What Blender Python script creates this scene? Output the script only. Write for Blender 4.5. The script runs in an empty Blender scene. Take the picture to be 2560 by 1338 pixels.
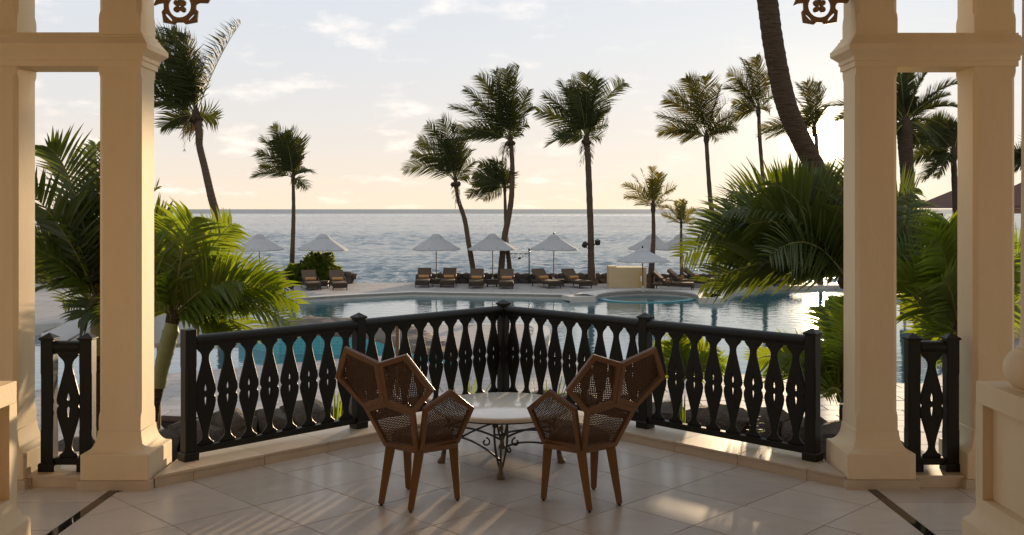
import bpy, bmesh, math, random
from mathutils import Vector, Matrix, noise
from mathutils.geometry import tessellate_polygon
random.seed(7)
sc = bpy.context.scene
COL = sc.collection
R = math.radians
F = 2475.0; HZ = 523.0; CZ = 2.06          # focal length (photo pixels), horizon row, eye height

# ------------------------------------------------------------------ camera, sky, sun, exposure
cam = bpy.data.cameras.new('camera'); co = bpy.data.objects.new('camera', cam); COL.objects.link(co); sc.camera = co
co.location = (0, 0, CZ); co.rotation_euler = (math.pi/2, 0, 0)
cam.sensor_width = 36; cam.lens = F/2560*36; cam.shift_y = -(669-HZ)/2560; cam.clip_start = .05; cam.clip_end = 60000
SUN_AZ, SUN_EL = R(17.3), R(4.0)
sunv = Vector((math.sin(SUN_AZ)*math.cos(SUN_EL), math.cos(SUN_AZ)*math.cos(SUN_EL), math.sin(SUN_EL)))

world = bpy.data.worlds.new('World'); sc.world = world; world.use_nodes = True
def build_world():
    nt = world.node_tree; N = nt.nodes; L = nt.links
    bg = N['Background']
    def nd(t, **k):
        n = N.new(t)
        for a, b in k.items(): setattr(n, a, b)
        return n
    def math_(op, a, b=None, c=None, clamp=False):
        n = nd('ShaderNodeMath', operation=op, use_clamp=clamp)
        for i, v in enumerate((a, b, c)):
            if v is None: continue
            if isinstance(v, (int, float)): n.inputs[i].default_value = v
            else: L.new(v, n.inputs[i])
        return n.outputs[0]
    def mixc(fac, a, b, mode='MIX'):
        n = nd('ShaderNodeMix', data_type='RGBA', blend_type=mode)
        for i, v in ((0, fac), (6, a), (7, b)):
            if isinstance(v, (int, float)): n.inputs[i].default_value = v
            elif isinstance(v, tuple): n.inputs[i].default_value = (*v, 1)
            else: L.new(v, n.inputs[i])
        return n.outputs[2]
    sky = nd('ShaderNodeTexSky', sky_type='NISHITA', sun_disc=False, sun_elevation=SUN_EL, sun_rotation=SUN_AZ)
    sky.air_density = 1.0; sky.dust_density = 2.0; sky.ozone_density = 4.0
    # evening veil of high humidity: flattens the contrast of the clear sky
    gm = nd('ShaderNodeGamma'); L.new(sky.outputs[0], gm.inputs[0]); gm.inputs[1].default_value = .42
    tc = nd('ShaderNodeTexCoord'); v = tc.outputs['Generated']
    sx = nd('ShaderNodeSeparateXYZ'); L.new(v, sx.inputs[0])
    z = math_('MAXIMUM', sx.outputs[2], 0.0)
    # veil colour: cool overhead, peach at the horizon
    hz = math_('POWER', math_('SUBTRACT', 1.0, z, clamp=True), 9.0)
    veil = mixc(hz, (2.85, 3.17, 3.56), (4.35, 3.55, 2.68))
    col = mixc(.92, gm.outputs[0], veil)
    # glow round the sun
    dt = nd('ShaderNodeVectorMath', operation='DOT_PRODUCT'); L.new(v, dt.inputs[0]); dt.inputs[1].default_value = sunv
    d = math_('MAXIMUM', dt.outputs['Value'], 0.0)
    g1 = math_('MULTIPLY', math_('POWER', d, 18.0), .30)
    g2 = math_('MULTIPLY', math_('POWER', d, 300.0), .9)
    g3 = math_('MULTIPLY', math_('POWER', d, 6500.0), 60.0)
    gs = math_('ADD', math_('ADD', g1, g2), g3)
    glow = mixc(1.0, (1.0, .80, .44), gs, 'MULTIPLY')
    # small evening clouds
    cx = nd('ShaderNodeCombineXYZ')
    den = math_('ADD', z, .24)
    L.new(math_('DIVIDE', sx.outputs[0], den), cx.inputs[0]); L.new(math_('DIVIDE', sx.outputs[1], den), cx.inputs[1])
    n1 = nd('ShaderNodeTexNoise'); n1.inputs['Scale'].default_value = 4.2; n1.inputs['Detail'].default_value = 8; n1.inputs['Roughness'].default_value = .58
    L.new(cx.outputs[0], n1.inputs['Vector'])
    r1 = nd('ShaderNodeMapRange'); L.new(n1.outputs['Fac'], r1.inputs[0]); r1.inputs[1].default_value = .52; r1.inputs[2].default_value = .76; r1.interpolation_type = 'SMOOTHSTEP'
    lowmask = math_('MULTIPLY', r1.outputs[0], math_('SUBTRACT', 1.0, math_('POWER', d, 40.0), clamp=True))
    col2 = mixc(math_('MULTIPLY', lowmask, .55), col, (5.9, 5.15, 4.5))
    tot = mixc(1.0, col2, glow, 'ADD')
    L.new(tot, bg.inputs[0]); bg.inputs[1].default_value = .15
build_world()
sl = bpy.data.lights.new('sun', 'SUN'); so = bpy.data.objects.new('sun', sl); COL.objects.link(so)
sl.energy = 5.0; sl.angle = R(.6); sl.color = (1, .74, .46)
so.rotation_euler = (-sunv).to_track_quat('-Z', 'Y').to_euler()
sc.view_settings.view_transform = 'Standard'; sc.view_settings.look = 'None'; sc.view_settings.exposure = 0.78; sc.view_settings.gamma = 1
sc.view_settings.use_curve_mapping = False
sc.cycles.use_denoising = True; sc.cycles.max_bounces = 10; sc.cycles.transparent_max_bounces = 16
sc.cycles.sample_clamp_indirect = 6.0; sc.cycles.caustics_reflective = False; sc.cycles.caustics_refractive = False

# ------------------------------------------------------------------ helpers
def P(x, y, Y): return Vector(((x-1280)*Y/F, Y, CZ-(y-HZ)*Y/F))
def G(x, y, z): Y = F*(CZ-z)/(y-HZ); return Vector(((x-1280)*Y/F, Y, z))

class MB:
    def __init__(s): s.v = []; s.f = []
    def add(s, vs, fs):
        o = len(s.v); s.v += [tuple(p) for p in vs]; s.f += [tuple(i+o for i in f) for f in fs]; return s
    def box(s, x0, x1, y0, y1, z0, z1):
        return s.add([(x0,y0,z0),(x1,y0,z0),(x1,y1,z0),(x0,y1,z0),(x0,y0,z1),(x1,y0,z1),(x1,y1,z1),(x0,y1,z1)],
                     [(3,2,1,0),(4,5,6,7),(0,1,5,4),(1,2,6,5),(2,3,7,6),(3,0,4,7)])
    def rings(s, rings, cap=True, closed=True):
        n = len(rings[0]); vs = [p for r in rings for p in r]; fs = []
        for k in range(len(rings)-1):
            for i in range(n if closed else n-1):
                j = (i+1) % n
                fs.append((k*n+i, k*n+j, (k+1)*n+j, (k+1)*n+i))
        if cap: fs.append(tuple(reversed(range(n)))); fs.append(tuple((len(rings)-1)*n+i for i in range(n)))
        return s.add(vs, fs)
    def lathe(s, prof, n=24, c=(0,0,0), cap=True):
        return s.rings([[(c[0]+r*math.cos(2*math.pi*i/n), c[1]+r*math.sin(2*math.pi*i/n), c[2]+z) for i in range(n)] for r, z in prof], cap)
    def tube(s, path, rad, n=8, cap=True, rect=None):
        path = [Vector(p) for p in path]
        if isinstance(rad, (int, float)): rad = [rad]*len(path)
        t0 = (path[1]-path[0]).normalized()
        up = Vector((0,0,1)) if abs(t0.z) < .95 else Vector((0,1,0))
        a = t0.cross(up).normalized(); rs = []
        for i, p in enumerate(path):
            t = (path[min(i+1, len(path)-1)]-path[max(i-1, 0)]).normalized()
            a = (a - t*a.dot(t)).normalized(); b = t.cross(a)
            rs.append([p + a*rad[i]*math.cos(2*math.pi*k/n) + b*rad[i]*math.sin(2*math.pi*k/n) for k in range(n)])
        return s.rings(rs, cap)
    def prism(s, poly, z0, z1):
        n = len(poly)
        return s.add([(p[0],p[1],z0) for p in poly]+[(p[0],p[1],z1) for p in poly],
                     [tuple(reversed(range(n))), tuple(range(n, 2*n))]+[(i, (i+1)%n, n+(i+1)%n, n+i) for i in range(n)])
    def bar(s, a, b, w, h=None, up=(0,0,1), w2=None, h2=None):
        a = Vector(a); b = Vector(b); h = h or w; w2 = w2 or w; h2 = h2 or h
        t = (b-a).normalized(); u = Vector(up)
        if abs(t.dot(u)) > .97: u = Vector((0,1,0))
        x = t.cross(u).normalized(); y = x.cross(t)
        rs = [[p+x*sx*ww/2+y*sy*hh/2 for sx, sy in ((-1,-1),(1,-1),(1,1),(-1,1))] for p, ww, hh in ((a,w,h),(b,w2,h2))]
        return s.rings(rs)
    def mesh(s, name, mat, smooth=False, autosm=None):
        m = bpy.data.meshes.new(name); m.from_pydata(s.v, [], s.f)
        if mat: m.materials.append(mat)
        if smooth:
            m.polygons.foreach_set('use_smooth', [True]*len(m.polygons))
            if autosm: m.set_sharp_from_angle(angle=R(autosm))
        m.validate(); m.update(); return m
    def build(s, name, mat, parent=None, smooth=False, autosm=40, bevel=0, kind=None):
        m = s.mesh(name, mat, smooth, autosm)
        return put(name, m, parent, bevel, kind)
def bevel_mesh(m, w, seg=2):
    bm = bmesh.new(); bm.from_mesh(m); bmesh.ops.remove_doubles(bm, verts=bm.verts, dist=1e-5)
    es = [e for e in bm.edges if len(e.link_faces) == 2 and e.calc_face_angle(0) > R(35)]
    bmesh.ops.bevel(bm, geom=es, offset=w, segments=seg, profile=.6, affect='EDGES', clamp_overlap=True)
    bm.normal_update(); bm.to_mesh(m); bm.free(); return m
def put(name, mesh, parent=None, bevel=0, kind=None, loc=None, rot=None, scale=None):
    if bevel: bevel_mesh(mesh, bevel)
    o = bpy.data.objects.new(name, mesh); COL.objects.link(o)
    if parent: o.parent = parent
    if kind: o['kind'] = kind
    if loc is not None: o.location = loc
    if rot is not None: o.rotation_euler = rot
    if scale is not None: o.scale = scale
    return o
def thing(name, label, cat, loc=(0,0,0), rz=0, group=None):
    o = bpy.data.objects.new(name, None); COL.objects.link(o); o.location = loc; o.rotation_euler = (0,0,rz); o.empty_display_size = .2
    return tag(o, label, cat, group)
def tag(o, label, cat, group=None):
    o['label'] = label; o['category'] = cat
    if group: o['group'] = group
    return o
def dup(o, loc, rz, label, group=None, scale=None):
    c = o.copy(); COL.objects.link(c); c.location = loc; c.rotation_euler = (0,0,rz); c['label'] = label
    if group: c['group'] = group
    if scale: c.scale = (scale,)*3
    for ch in list(o.children):
        k = ch.copy(); COL.objects.link(k); k.parent = c
        for g in list(ch.children):
            q = g.copy(); COL.objects.link(q); q.parent = k
    return c
def shape2d(polys, depth, bevel=0.0):
    """flat outline with holes (x, z) -> mesh of the given thickness standing in the XZ plane"""
    cu = bpy.data.curves.new('outline', 'CURVE'); cu.dimensions = '2D'; cu.fill_mode = 'BOTH'; cu.extrude = depth/2-bevel; cu.bevel_depth = bevel; cu.bevel_resolution = 0; cu.offset = -bevel
    for pl in polys:
        sp = cu.splines.new('POLY'); sp.points.add(len(pl)-1)
        for q, (x, y) in zip(sp.points, pl): q.co = (x, y, 0, 1)
        sp.use_cyclic_u = True
    o = bpy.data.objects.new('outline', cu); COL.objects.link(o)
    dg = bpy.context.evaluated_depsgraph_get(); dg.update()
    m = bpy.data.meshes.new_from_object(o.evaluated_get(dg)); bpy.data.objects.remove(o); bpy.data.curves.remove(cu)
    m.transform(Matrix.Rotation(math.pi/2, 4, 'X')); m.materials.clear(); return m
def clip(poly, a, b, c):
    """keep the part of a polygon where a*x+b*y <= c"""
    out = []
    for i in range(len(poly)):
        p, q = poly[i], poly[(i+1) % len(poly)]
        dp, dq = a*p[0]+b*p[1]-c, a*q[0]+b*q[1]-c
        if dp <= 0: out.append(p)
        if (dp < 0 < dq) or (dq < 0 < dp):
            t = dp/(dp-dq); out.append((p[0]+(q[0]-p[0])*t, p[1]+(q[1]-p[1])*t))
    return out
def inpoly(x, y, poly):
    c = False; n = len(poly)
    for i in range(n):
        x1, y1 = poly[i][0], poly[i][1]; x2, y2 = poly[(i+1)%n][0], poly[(i+1)%n][1]
        if (y1 > y) != (y2 > y) and x < (x2-x1)*(y-y1)/(y2-y1)+x1: c = not c
    return c

# ------------------------------------------------------------------ materials
def mat(name, col, rough=.6, spec=.5, c2=None, scale=4.0, fac=.5, bump=0.0, bscale=None, detail=6, metal=0, stretch=None, rvar=0, trans=0, ior=None, coords='Object', coat=0):
    m = bpy.data.materials.new(name); m.use_nodes = True; nt = m.node_tree; N = nt.nodes; L = nt.links
    b = N['Principled BSDF']; b.inputs['Base Color'].default_value = (*col, 1); b.inputs['Roughness'].default_value = rough
    b.inputs['Specular IOR Level'].default_value = spec; b.inputs['Metallic'].default_value = metal
    if ior: b.inputs['IOR'].default_value = ior
    if coat: b.inputs['Coat Weight'].default_value = coat; b.inputs['Coat Roughness'].default_value = .1
    if c2 or bump or rvar:
        tc = N.new('ShaderNodeTexCoord'); mp = N.new('ShaderNodeMapping'); L.new(tc.outputs[coords], mp.inputs[0])
        oi = N.new('ShaderNodeObjectInfo'); vm = N.new('ShaderNodeVectorMath'); vm.operation = 'SCALE'; vm.inputs[3].default_value = 37.0
        cb = N.new('ShaderNodeCombineXYZ')
        for i in range(3): L.new(oi.outputs['Random'], cb.inputs[i])
        L.new(cb.outputs[0], vm.inputs[0]); L.new(vm.outputs[0], mp.inputs['Location'])
        if stretch: mp.inputs['Scale'].default_value = stretch
    if c2:
        n = N.new('ShaderNodeTexNoise'); n.inputs['Scale'].default_value = scale; n.inputs['Detail'].default_value = detail; n.inputs['Roughness'].default_value = .6
        L.new(mp.outputs[0], n.inputs['Vector'])
        r = N.new('ShaderNodeMapRange'); r.inputs[1].default_value = .5-fac*.4; r.inputs[2].default_value = .5+fac*.4; L.new(n.outputs['Fac'], r.inputs[0])
        x = N.new('ShaderNodeMix'); x.data_type = 'RGBA'; x.inputs[6].default_value = (*col, 1); x.inputs[7].default_value = (*c2, 1); L.new(r.outputs[0], x.inputs[0])
        outc = x.outputs[2]
        if rvar:
            hv = N.new('ShaderNodeHueSaturation'); L.new(outc, hv.inputs['Color'])
            rr = N.new('ShaderNodeMapRange'); rr.inputs[3].default_value = 1-rvar; rr.inputs[4].default_value = 1+rvar; L.new(oi.outputs['Random'], rr.inputs[0]); L.new(rr.outputs[0], hv.inputs['Value']); outc = hv.outputs[0]
        L.new(outc, b.inputs['Base Color'])
    else: outc = None
    if bump:
        n2 = N.new('ShaderNodeTexNoise'); n2.inputs['Scale'].default_value = bscale or scale*4; n2.inputs['Detail'].default_value = 5; L.new(mp.outputs[0], n2.inputs['Vector'])
        bp = N.new('ShaderNodeBump'); bp.inputs['Strength'].default_value = 1; bp.inputs['Distance'].default_value = bump; L.new(n2.outputs['Fac'], bp.inputs['Height']); L.new(bp.outputs[0], b.inputs['Normal'])
    if trans:
        t = N.new('ShaderNodeBsdfTranslucent'); ms = N.new('ShaderNodeMixShader'); ms.inputs[0].default_value = trans
        tcol = N.new('ShaderNodeMix'); tcol.data_type = 'RGBA'; tcol.blend_type = 'MULTIPLY'; tcol.inputs[0].default_value = 1; tcol.inputs[7].default_value = (2.6, 2.2, .45, 1) if col[1] > col[0] else (1,1,1,1)
        if outc: L.new(outc, tcol.inputs[6])
        else: tcol.inputs[6].default_value = (*col, 1)
        L.new(tcol.outputs[2], t.inputs[0]); L.new(b.outputs[0], ms.inputs[1]); L.new(t.outputs[0], ms.inputs[2]); L.new(ms.outputs[0], N['Material Output'].inputs[0])
    return m
def water_mat(name, col, rough, scale, dist, stretch=(1,1,1), detail=3, s2=None, d2=0, foam=None):
    m = bpy.data.materials.new(name); m.use_nodes = True; nt = m.node_tree; N = nt.nodes; L = nt.links; b = N['Principled BSDF']
    b.inputs['Base Color'].default_value = (*col, 1); b.inputs['Roughness'].default_value = rough; b.inputs['IOR'].default_value = 1.33; b.inputs['Specular IOR Level'].default_value = .5
    tc = N.new('ShaderNodeTexCoord'); mp = N.new('ShaderNodeMapping'); mp.inputs['Scale'].default_value = stretch; L.new(tc.outputs['Object'], mp.inputs[0])
    n = N.new('ShaderNodeTexNoise'); n.inputs['Scale'].default_value = scale; n.inputs['Detail'].default_value = detail; n.inputs['Roughness'].default_value = .55; L.new(mp.outputs[0], n.inputs['Vector'])
    h = n.outputs['Fac']
    bp = N.new('ShaderNodeBump'); bp.inputs['Distance'].default_value = dist; L.new(h, bp.inputs['Height']); nrm = bp.outputs[0]
    if s2:
        n2 = N.new('ShaderNodeTexNoise'); n2.inputs['Scale'].default_value = s2; n2.inputs['Detail'].default_value = 4; L.new(mp.outputs[0], n2.inputs['Vector'])
        b2 = N.new('ShaderNodeBump'); b2.inputs['Distance'].default_value = d2; L.new(n2.outputs['Fac'], b2.inputs['Height']); L.new(nrm, b2.inputs['Normal']); nrm = b2.outputs[0]
    L.new(nrm, b.inputs['Normal'])
    if foam:   # a reef line of breakers far out, broken along its length
        sp = N.new('ShaderNodeSeparateXYZ'); L.new(tc.outputs['Object'], sp.inputs[0])
        mp2 = N.new('ShaderNodeMapping'); mp2.inputs['Scale'].default_value = (.004, .03, 1); L.new(tc.outputs['Object'], mp2.inputs[0])
        nf = N.new('ShaderNodeTexNoise'); nf.inputs['Scale'].default_value = 1; nf.inputs['Detail'].default_value = 6; L.new(mp2.outputs[0], nf.inputs['Vector'])
        band = N.new('ShaderNodeMapRange'); band.interpolation_type = 'SMOOTHSTEP'; band.inputs[1].default_value = foam[0]; band.inputs[2].default_value = foam[0]*1.08; L.new(sp.outputs[1], band.inputs[0])
        band2 = N.new('ShaderNodeMapRange'); band2.interpolation_type = 'SMOOTHSTEP'; band2.inputs[1].default_value = foam[1]*.88; band2.inputs[2].default_value = foam[1]; band2.inputs[3].default_value = 1; band2.inputs[4].default_value = 0; L.new(sp.outputs[1], band2.inputs[0])
        th = N.new('ShaderNodeMapRange'); th.inputs[1].default_value = .5; th.inputs[2].default_value = .62; L.new(nf.outputs['Fac'], th.inputs[0])
        a = N.new('ShaderNodeMath'); a.operation = 'MULTIPLY'; L.new(band.outputs[0], a.inputs[0]); L.new(band2.outputs[0], a.inputs[1])
        a2 = N.new('ShaderNodeMath'); a2.operation = 'MULTIPLY'; L.new(a.outputs[0], a2.inputs[0]); L.new(th.outputs[0], a2.inputs[1])
        x = N.new('ShaderNodeMix'); x.data_type = 'RGBA'; x.inputs[6].default_value = (*col, 1); x.inputs[7].default_value = (.75,.75,.72,1); L.new(a2.outputs[0], x.inputs[0]); L.new(x.outputs[2], b.inputs['Base Color'])
        rx = N.new('ShaderNodeMapRange'); rx.inputs[3].default_value = rough; rx.inputs[4].default_value = 1; L.new(a2.outputs[0], rx.inputs[0]); L.new(rx.outputs[0], b.inputs['Roughness'])
    return m
M = {}
M['plaster'] = mat('plaster', (.79,.66,.455), .75, .3, (.67,.53,.34), 2.2, .9, .002, 90, stretch=(1,1,.3))
M['facade'] = mat('facade', (.36,.22,.11), .8, .2, (.30,.18,.09), 1.5, .6)  # unseen wall; brown tone picked to dim and warm its bounce light
M['tile'] = mat('tile', (.57,.507,.445), .28, .5, (.44,.39,.335), 4, .9, .0006, 60, 9, rvar=.10, stretch=(1,2.2,1))
M['kerb'] = mat('kerb', (.58,.49,.37), .42, .45, (.48,.38,.27), 6, .8, .0006, 60, 9, rvar=.06)
M['grout'] = mat('grout', (.06,.05,.042), .9, .2)
M['granite'] = mat('granite', (.012,.011,.010), .06, .6, (.02,.018,.016), 90, .5)
M['darkwood'] = mat('darkwood', (.011,.0105,.007), .45, .22, (.013,.013,.009), 9, .7, .0008, 40, stretch=(1,1,.2))
M['teak'] = mat('teak', (.20,.105,.042), .42, .4, (.12,.06,.022), 7, .9, .0006, 50, stretch=(1,1,.25))
M['cane'] = mat('cane', (.085,.043,.017), .55, .3, (.05,.026,.010), 30, .8)
M['cushion'] = mat('cushion', (.07,.045,.03), .9, .2, (.09,.06,.04), 40, .6)
M['marble'] = mat('marble', (.78,.72,.62), .12, .5, (.66,.60,.50), 3, .8, detail=10)
M['iron'] = mat('iron', (.015,.015,.014), .4, .5, metal=0)
M['brass'] = mat('brass', (.17,.125,.065), .55, .5, (.08,.06,.035), 20, .8, metal=.3)
M['fret'] = mat('fret', (.24,.145,.065), .55, .4, (.18,.10,.045), 6, .7)
M['deck'] = mat('deck', (.40,.36,.33), .75, .2, (.33,.29,.265), 1.2, .7, .002, 20)
def slab_joints(m):
    nt = m.node_tree; N = nt.nodes; L = nt.links; b = N['Principled BSDF']; src = b.inputs['Base Color'].links[0].from_socket
    tc = N.new('ShaderNodeTexCoord'); br = N.new('ShaderNodeTexBrick'); L.new(tc.outputs['Object'], br.inputs['Vector']); br.offset = .5
    br.inputs['Scale'].default_value = 1; br.inputs['Mortar Size'].default_value = .018; br.inputs['Brick Width'].default_value = 1.8; br.inputs['Row Height'].default_value = .9
    br.inputs['Color1'].default_value = (1,1,1,1); br.inputs['Color2'].default_value = (.84,.83,.82,1); br.inputs['Mortar'].default_value = (.55,.53,.5,1)
    x = N.new('ShaderNodeMix'); x.data_type = 'RGBA'; x.blend_type = 'MULTIPLY'; x.inputs[0].default_value = 1; L.new(src, x.inputs[6]); L.new(br.outputs['Color'], x.inputs[7]); L.new(x.outputs[2], b.inputs['Base Color'])
slab_joints(M['deck'])
M['paver'] = mat('paver', (.40,.355,.325), .72, .22, (.32,.28,.255), 3, .8, .002, 30, rvar=.10)
M['coping'] = mat('coping', (.55,.50,.44), .5, .4, (.45,.40,.34), 3, .7, .001, 30)
M['rock'] = mat('rock', (.12,.092,.07), .85, .3, (.04,.032,.026), 5, .9, .03, 9)
M['rockband'] = mat('rockband', (.15,.11,.085), .8, .3, (.06,.045,.035), 2.2, .9, .05, 6, stretch=(.5,1.5,1))
M['soil'] = mat('soil', (.04,.03,.02), .95, .1, (.025,.02,.012), 6, .8, .03, 12)
M['canvas'] = mat('canvas', (.56,.545,.535), .8, .2, (.50,.49,.48), 3, .6, trans=.3)
M['pole'] = mat('pole', (.20,.12,.06), .5, .4, (.14,.08,.04), 8, .6)
M['rattan'] = mat('rattan', (.052,.035,.023), .7, .25, (.034,.023,.015), 40, .7, .002, 60)
M['mattress'] = mat('mattress', (.115,.078,.052), .9, .15, (.085,.058,.04), 10, .6)
M['towel'] = mat('towel', (.46,.24,.10), .95, .1, (.38,.19,.075), 30, .6, .002, 80)
M['yellow'] = mat('yellow', (.54,.41,.235), .8, .2, (.50,.37,.20), 2, .6, .002, 30)
M['yellowdoor'] = mat('yellowdoor', (.55,.36,.03), .5, .4)
M['paper'] = mat('paper', (.75,.73,.75), .7, .3)
M['steel'] = mat('steel', (.6,.6,.6), .2, .5, metal=1)
M['rooftile'] = mat('rooftile', (.12,.06,.04), .8, .2, (.08,.04,.03), 6, .7, .01, 14)
M['trunk'] = mat('trunk', (.115,.08,.052), .85, .2, (.07,.046,.03), 3, .8, .05, 5, stretch=(.6,.6,5))
M['darktrunk'] = mat('darktrunk', (.085,.058,.036), .9, .15, (.04,.028,.018), 5, .9, .06, 9, stretch=(.6,.6,4))
M['crownshaft'] = mat('crownshaft', (.16,.19,.06), .5, .4, (.20,.19,.08), 3, .7, .003, 6, stretch=(1,1,.2))
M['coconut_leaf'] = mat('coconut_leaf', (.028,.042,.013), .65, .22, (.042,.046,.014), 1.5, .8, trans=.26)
M['warm_leaf'] = mat('warm_leaf', (.045,.055,.013), .5, .4, (.06,.05,.013), 1.5, .8, trans=.34)  # coconut leaf with the golden low sunlight put into its colour
M['lit_leaf'] = mat('lit_leaf', (.075,.09,.016), .45, .4, (.09,.075,.016), 1.5, .8, trans=.42)  # coconut leaf painted lighter and yellower to look sunlit
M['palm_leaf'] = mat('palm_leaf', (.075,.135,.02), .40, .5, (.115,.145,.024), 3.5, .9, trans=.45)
M['dark_palm_leaf'] = mat('dark_palm_leaf', (.032,.058,.012), .42, .5, (.05,.065,.014), 1.5, .8, trans=.38)  # palm leaf darkened in colour for the backlit and shaded crowns
M['dead_leaf'] = mat('dead_leaf', (.13,.085,.045), .7, .2, (.09,.055,.03), 2, .8, trans=.2)
M['shrub'] = mat('shrub', (.085,.135,.025), .5, .4, (.12,.14,.028), 2, .8, trans=.5)
M['rachis'] = mat('rachis', (.18,.19,.05), .5, .4, (.14,.12,.04), 2, .6)
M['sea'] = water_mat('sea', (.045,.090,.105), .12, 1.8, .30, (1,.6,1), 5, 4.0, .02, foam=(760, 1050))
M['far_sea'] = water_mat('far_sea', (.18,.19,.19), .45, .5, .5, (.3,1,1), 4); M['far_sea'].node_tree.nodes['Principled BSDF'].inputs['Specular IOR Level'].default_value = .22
M['poolwater'] = water_mat('poolwater', (.026,.11,.13), .05, 1.6, .012, (1,1.6,1), 2, 7, .0015); M['poolwater'].node_tree.nodes['Principled BSDF'].inputs['IOR'].default_value = 1.5
M['ringwall'] = mat('ringwall', (.06,.26,.28), .3, .5)
def mosaic():
    m = mat('mosaic', (.06,.33,.36), .25, .5); nt = m.node_tree; N = nt.nodes; L = nt.links
    tc = N.new('ShaderNodeTexCoord'); br = N.new('ShaderNodeTexBrick'); L.new(tc.outputs['UV'], br.inputs['Vector'])
    br.offset = 0; br.inputs['Scale'].default_value = 1; br.inputs['Mortar Size'].default_value = .006; br.inputs['Brick Width'].default_value = .10; br.inputs['Row Height'].default_value = .10
    br.inputs['Color1'].default_value = (.05,.30,.34,1); br.inputs['Color2'].default_value = (.075,.37,.40,1); br.inputs['Mortar'].default_value = (.16,.40,.42,1); br.inputs['Bias'].default_value = -.2
    L.new(br.outputs['Color'], N['Principled BSDF'].inputs['Base Color']); return m
M['mosaic'] = mosaic()

# ------------------------------------------------------------------ ground levels, pools, sea
XA = -.09                      # axis of the terrace bay
ZD, ZW, ZL, ZS = -1.75, -1.93, -2.12, -3.3
def struct(name, mb, m, **k): o = mb.build(name, m, **k); o['kind'] = 'structure'; return o
import numpy as np
def sea_mesh():
    """near sea as real waves, flat beyond a kilometre"""
    rs = np.random.RandomState(5); nr, nc = 430, 760
    Y = 51.3*(1150/51.3)**(np.arange(nr)/(nr-1.0)); u = np.linspace(-.72, .72, nc)
    yy = np.repeat(Y, nc); xx = (np.outer(Y, u)).ravel()
    z = np.zeros(nr*nc)
    for k in range(70):
        lam = .6*(6.5/.6)**(rs.rand()); a = rs.normal(0, .62); kx, ky = math.sin(a)*2*math.pi/lam, -math.cos(a)*2*math.pi/lam
        am = .0078*lam**.55; ph = kx*xx+ky*yy+rs.rand()*6.28+.6*np.sin(xx*.05+yy*.021*(1+rs.rand())+rs.rand()*6)
        z += am*(np.sin(ph)+.25*np.cos(2*ph))
    fade = np.clip((1150-yy)/60, 0, 1); gust = .75+.5*np.sin(xx*.013+np.sin(yy*.02)*2)*np.sin(yy*.03+xx*.006)
    z = z*fade*np.clip(gust, .4, 1.3)*np.clip((yy-51.2)/3, .1, 1)
    co = np.empty((nr*nc, 3)); co[:,0] = xx; co[:,1] = yy; co[:,2] = ZS+z
    i = np.arange(nr-1)[:,None]*nc+np.arange(nc-1)[None,:]; q = np.stack([i, i+1, i+nc+1, i+nc], -1).reshape(-1, 4)
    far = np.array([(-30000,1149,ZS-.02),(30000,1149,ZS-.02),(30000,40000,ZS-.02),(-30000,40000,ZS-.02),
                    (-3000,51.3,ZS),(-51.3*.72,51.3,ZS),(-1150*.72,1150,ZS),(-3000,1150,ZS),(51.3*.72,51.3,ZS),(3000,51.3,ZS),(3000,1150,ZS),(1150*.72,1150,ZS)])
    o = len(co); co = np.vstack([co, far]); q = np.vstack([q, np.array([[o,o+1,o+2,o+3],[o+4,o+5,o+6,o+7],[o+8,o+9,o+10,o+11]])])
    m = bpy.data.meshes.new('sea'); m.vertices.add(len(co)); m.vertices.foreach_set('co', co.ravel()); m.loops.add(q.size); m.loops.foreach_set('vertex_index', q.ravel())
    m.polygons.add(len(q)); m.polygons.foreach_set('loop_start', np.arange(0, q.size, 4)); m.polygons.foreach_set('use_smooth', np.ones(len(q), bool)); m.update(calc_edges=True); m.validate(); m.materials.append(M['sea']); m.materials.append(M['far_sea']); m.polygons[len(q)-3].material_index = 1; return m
sea = put('sea', sea_mesh(), kind='structure')

spa_arc = [(1618-128*math.cos(t), 743-15*math.sin(t)) for t in [math.pi*i/14 for i in range(15)]]
pool_px = [(560,800),(600,770),(700,752),(750,746),(880,738),(1030,731),(1200,734),(1422,738),(1426,746),(1488,744)] + spa_arc + \
          [(1748,749),(1806,749),(1816,738),(1836,724),(1900,717),(2090,713),(2200,722),(2330,770),(2440,900),(2300,960),(2000,950),(1855,936),(1672,920),(1433,883),(1400,873),(1359,862),(1366,848),(1376,836),(1374,820),(1352,809),(1059,809),(1000,806),(880,800),(770,796),(700,806)]
pool = [G(x, y, ZD) for x, y in pool_px]
lpool_px = [(20,985),(87,975),(404,935),(838,898),(960,889),(1030,880),(1040,872),(971,856),(915,842),(800,838),(700,838),(600,815),(400,806),(136,808),(20,815)]
lpool = [G(x, y, ZD) for x, y in lpool_px]
outer = [Vector((-45,7.2,ZD)), Vector((48,7.2,ZD)), Vector((48,51.3,ZD)), Vector((-45,51.3,ZD))]
loops = [outer, pool, lpool]
tris = tessellate_polygon(loops)
allv = [p for l in loops for p in l]
deck = struct('pool_deck', MB().add(allv, [t if (allv[t[1]]-allv[t[0]]).cross(allv[t[2]]-allv[t[0]]).z > 0 else t[::-1] for t in tris]), M['deck'])
edge = MB(); edge.add([(-45,51.3,ZD),(48,51.3,ZD),(48,51.3,ZS-1),(-45,51.3,ZS-1)], [(0,1,2,3)])
struct('sea_bank', edge, M['rock'])
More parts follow.
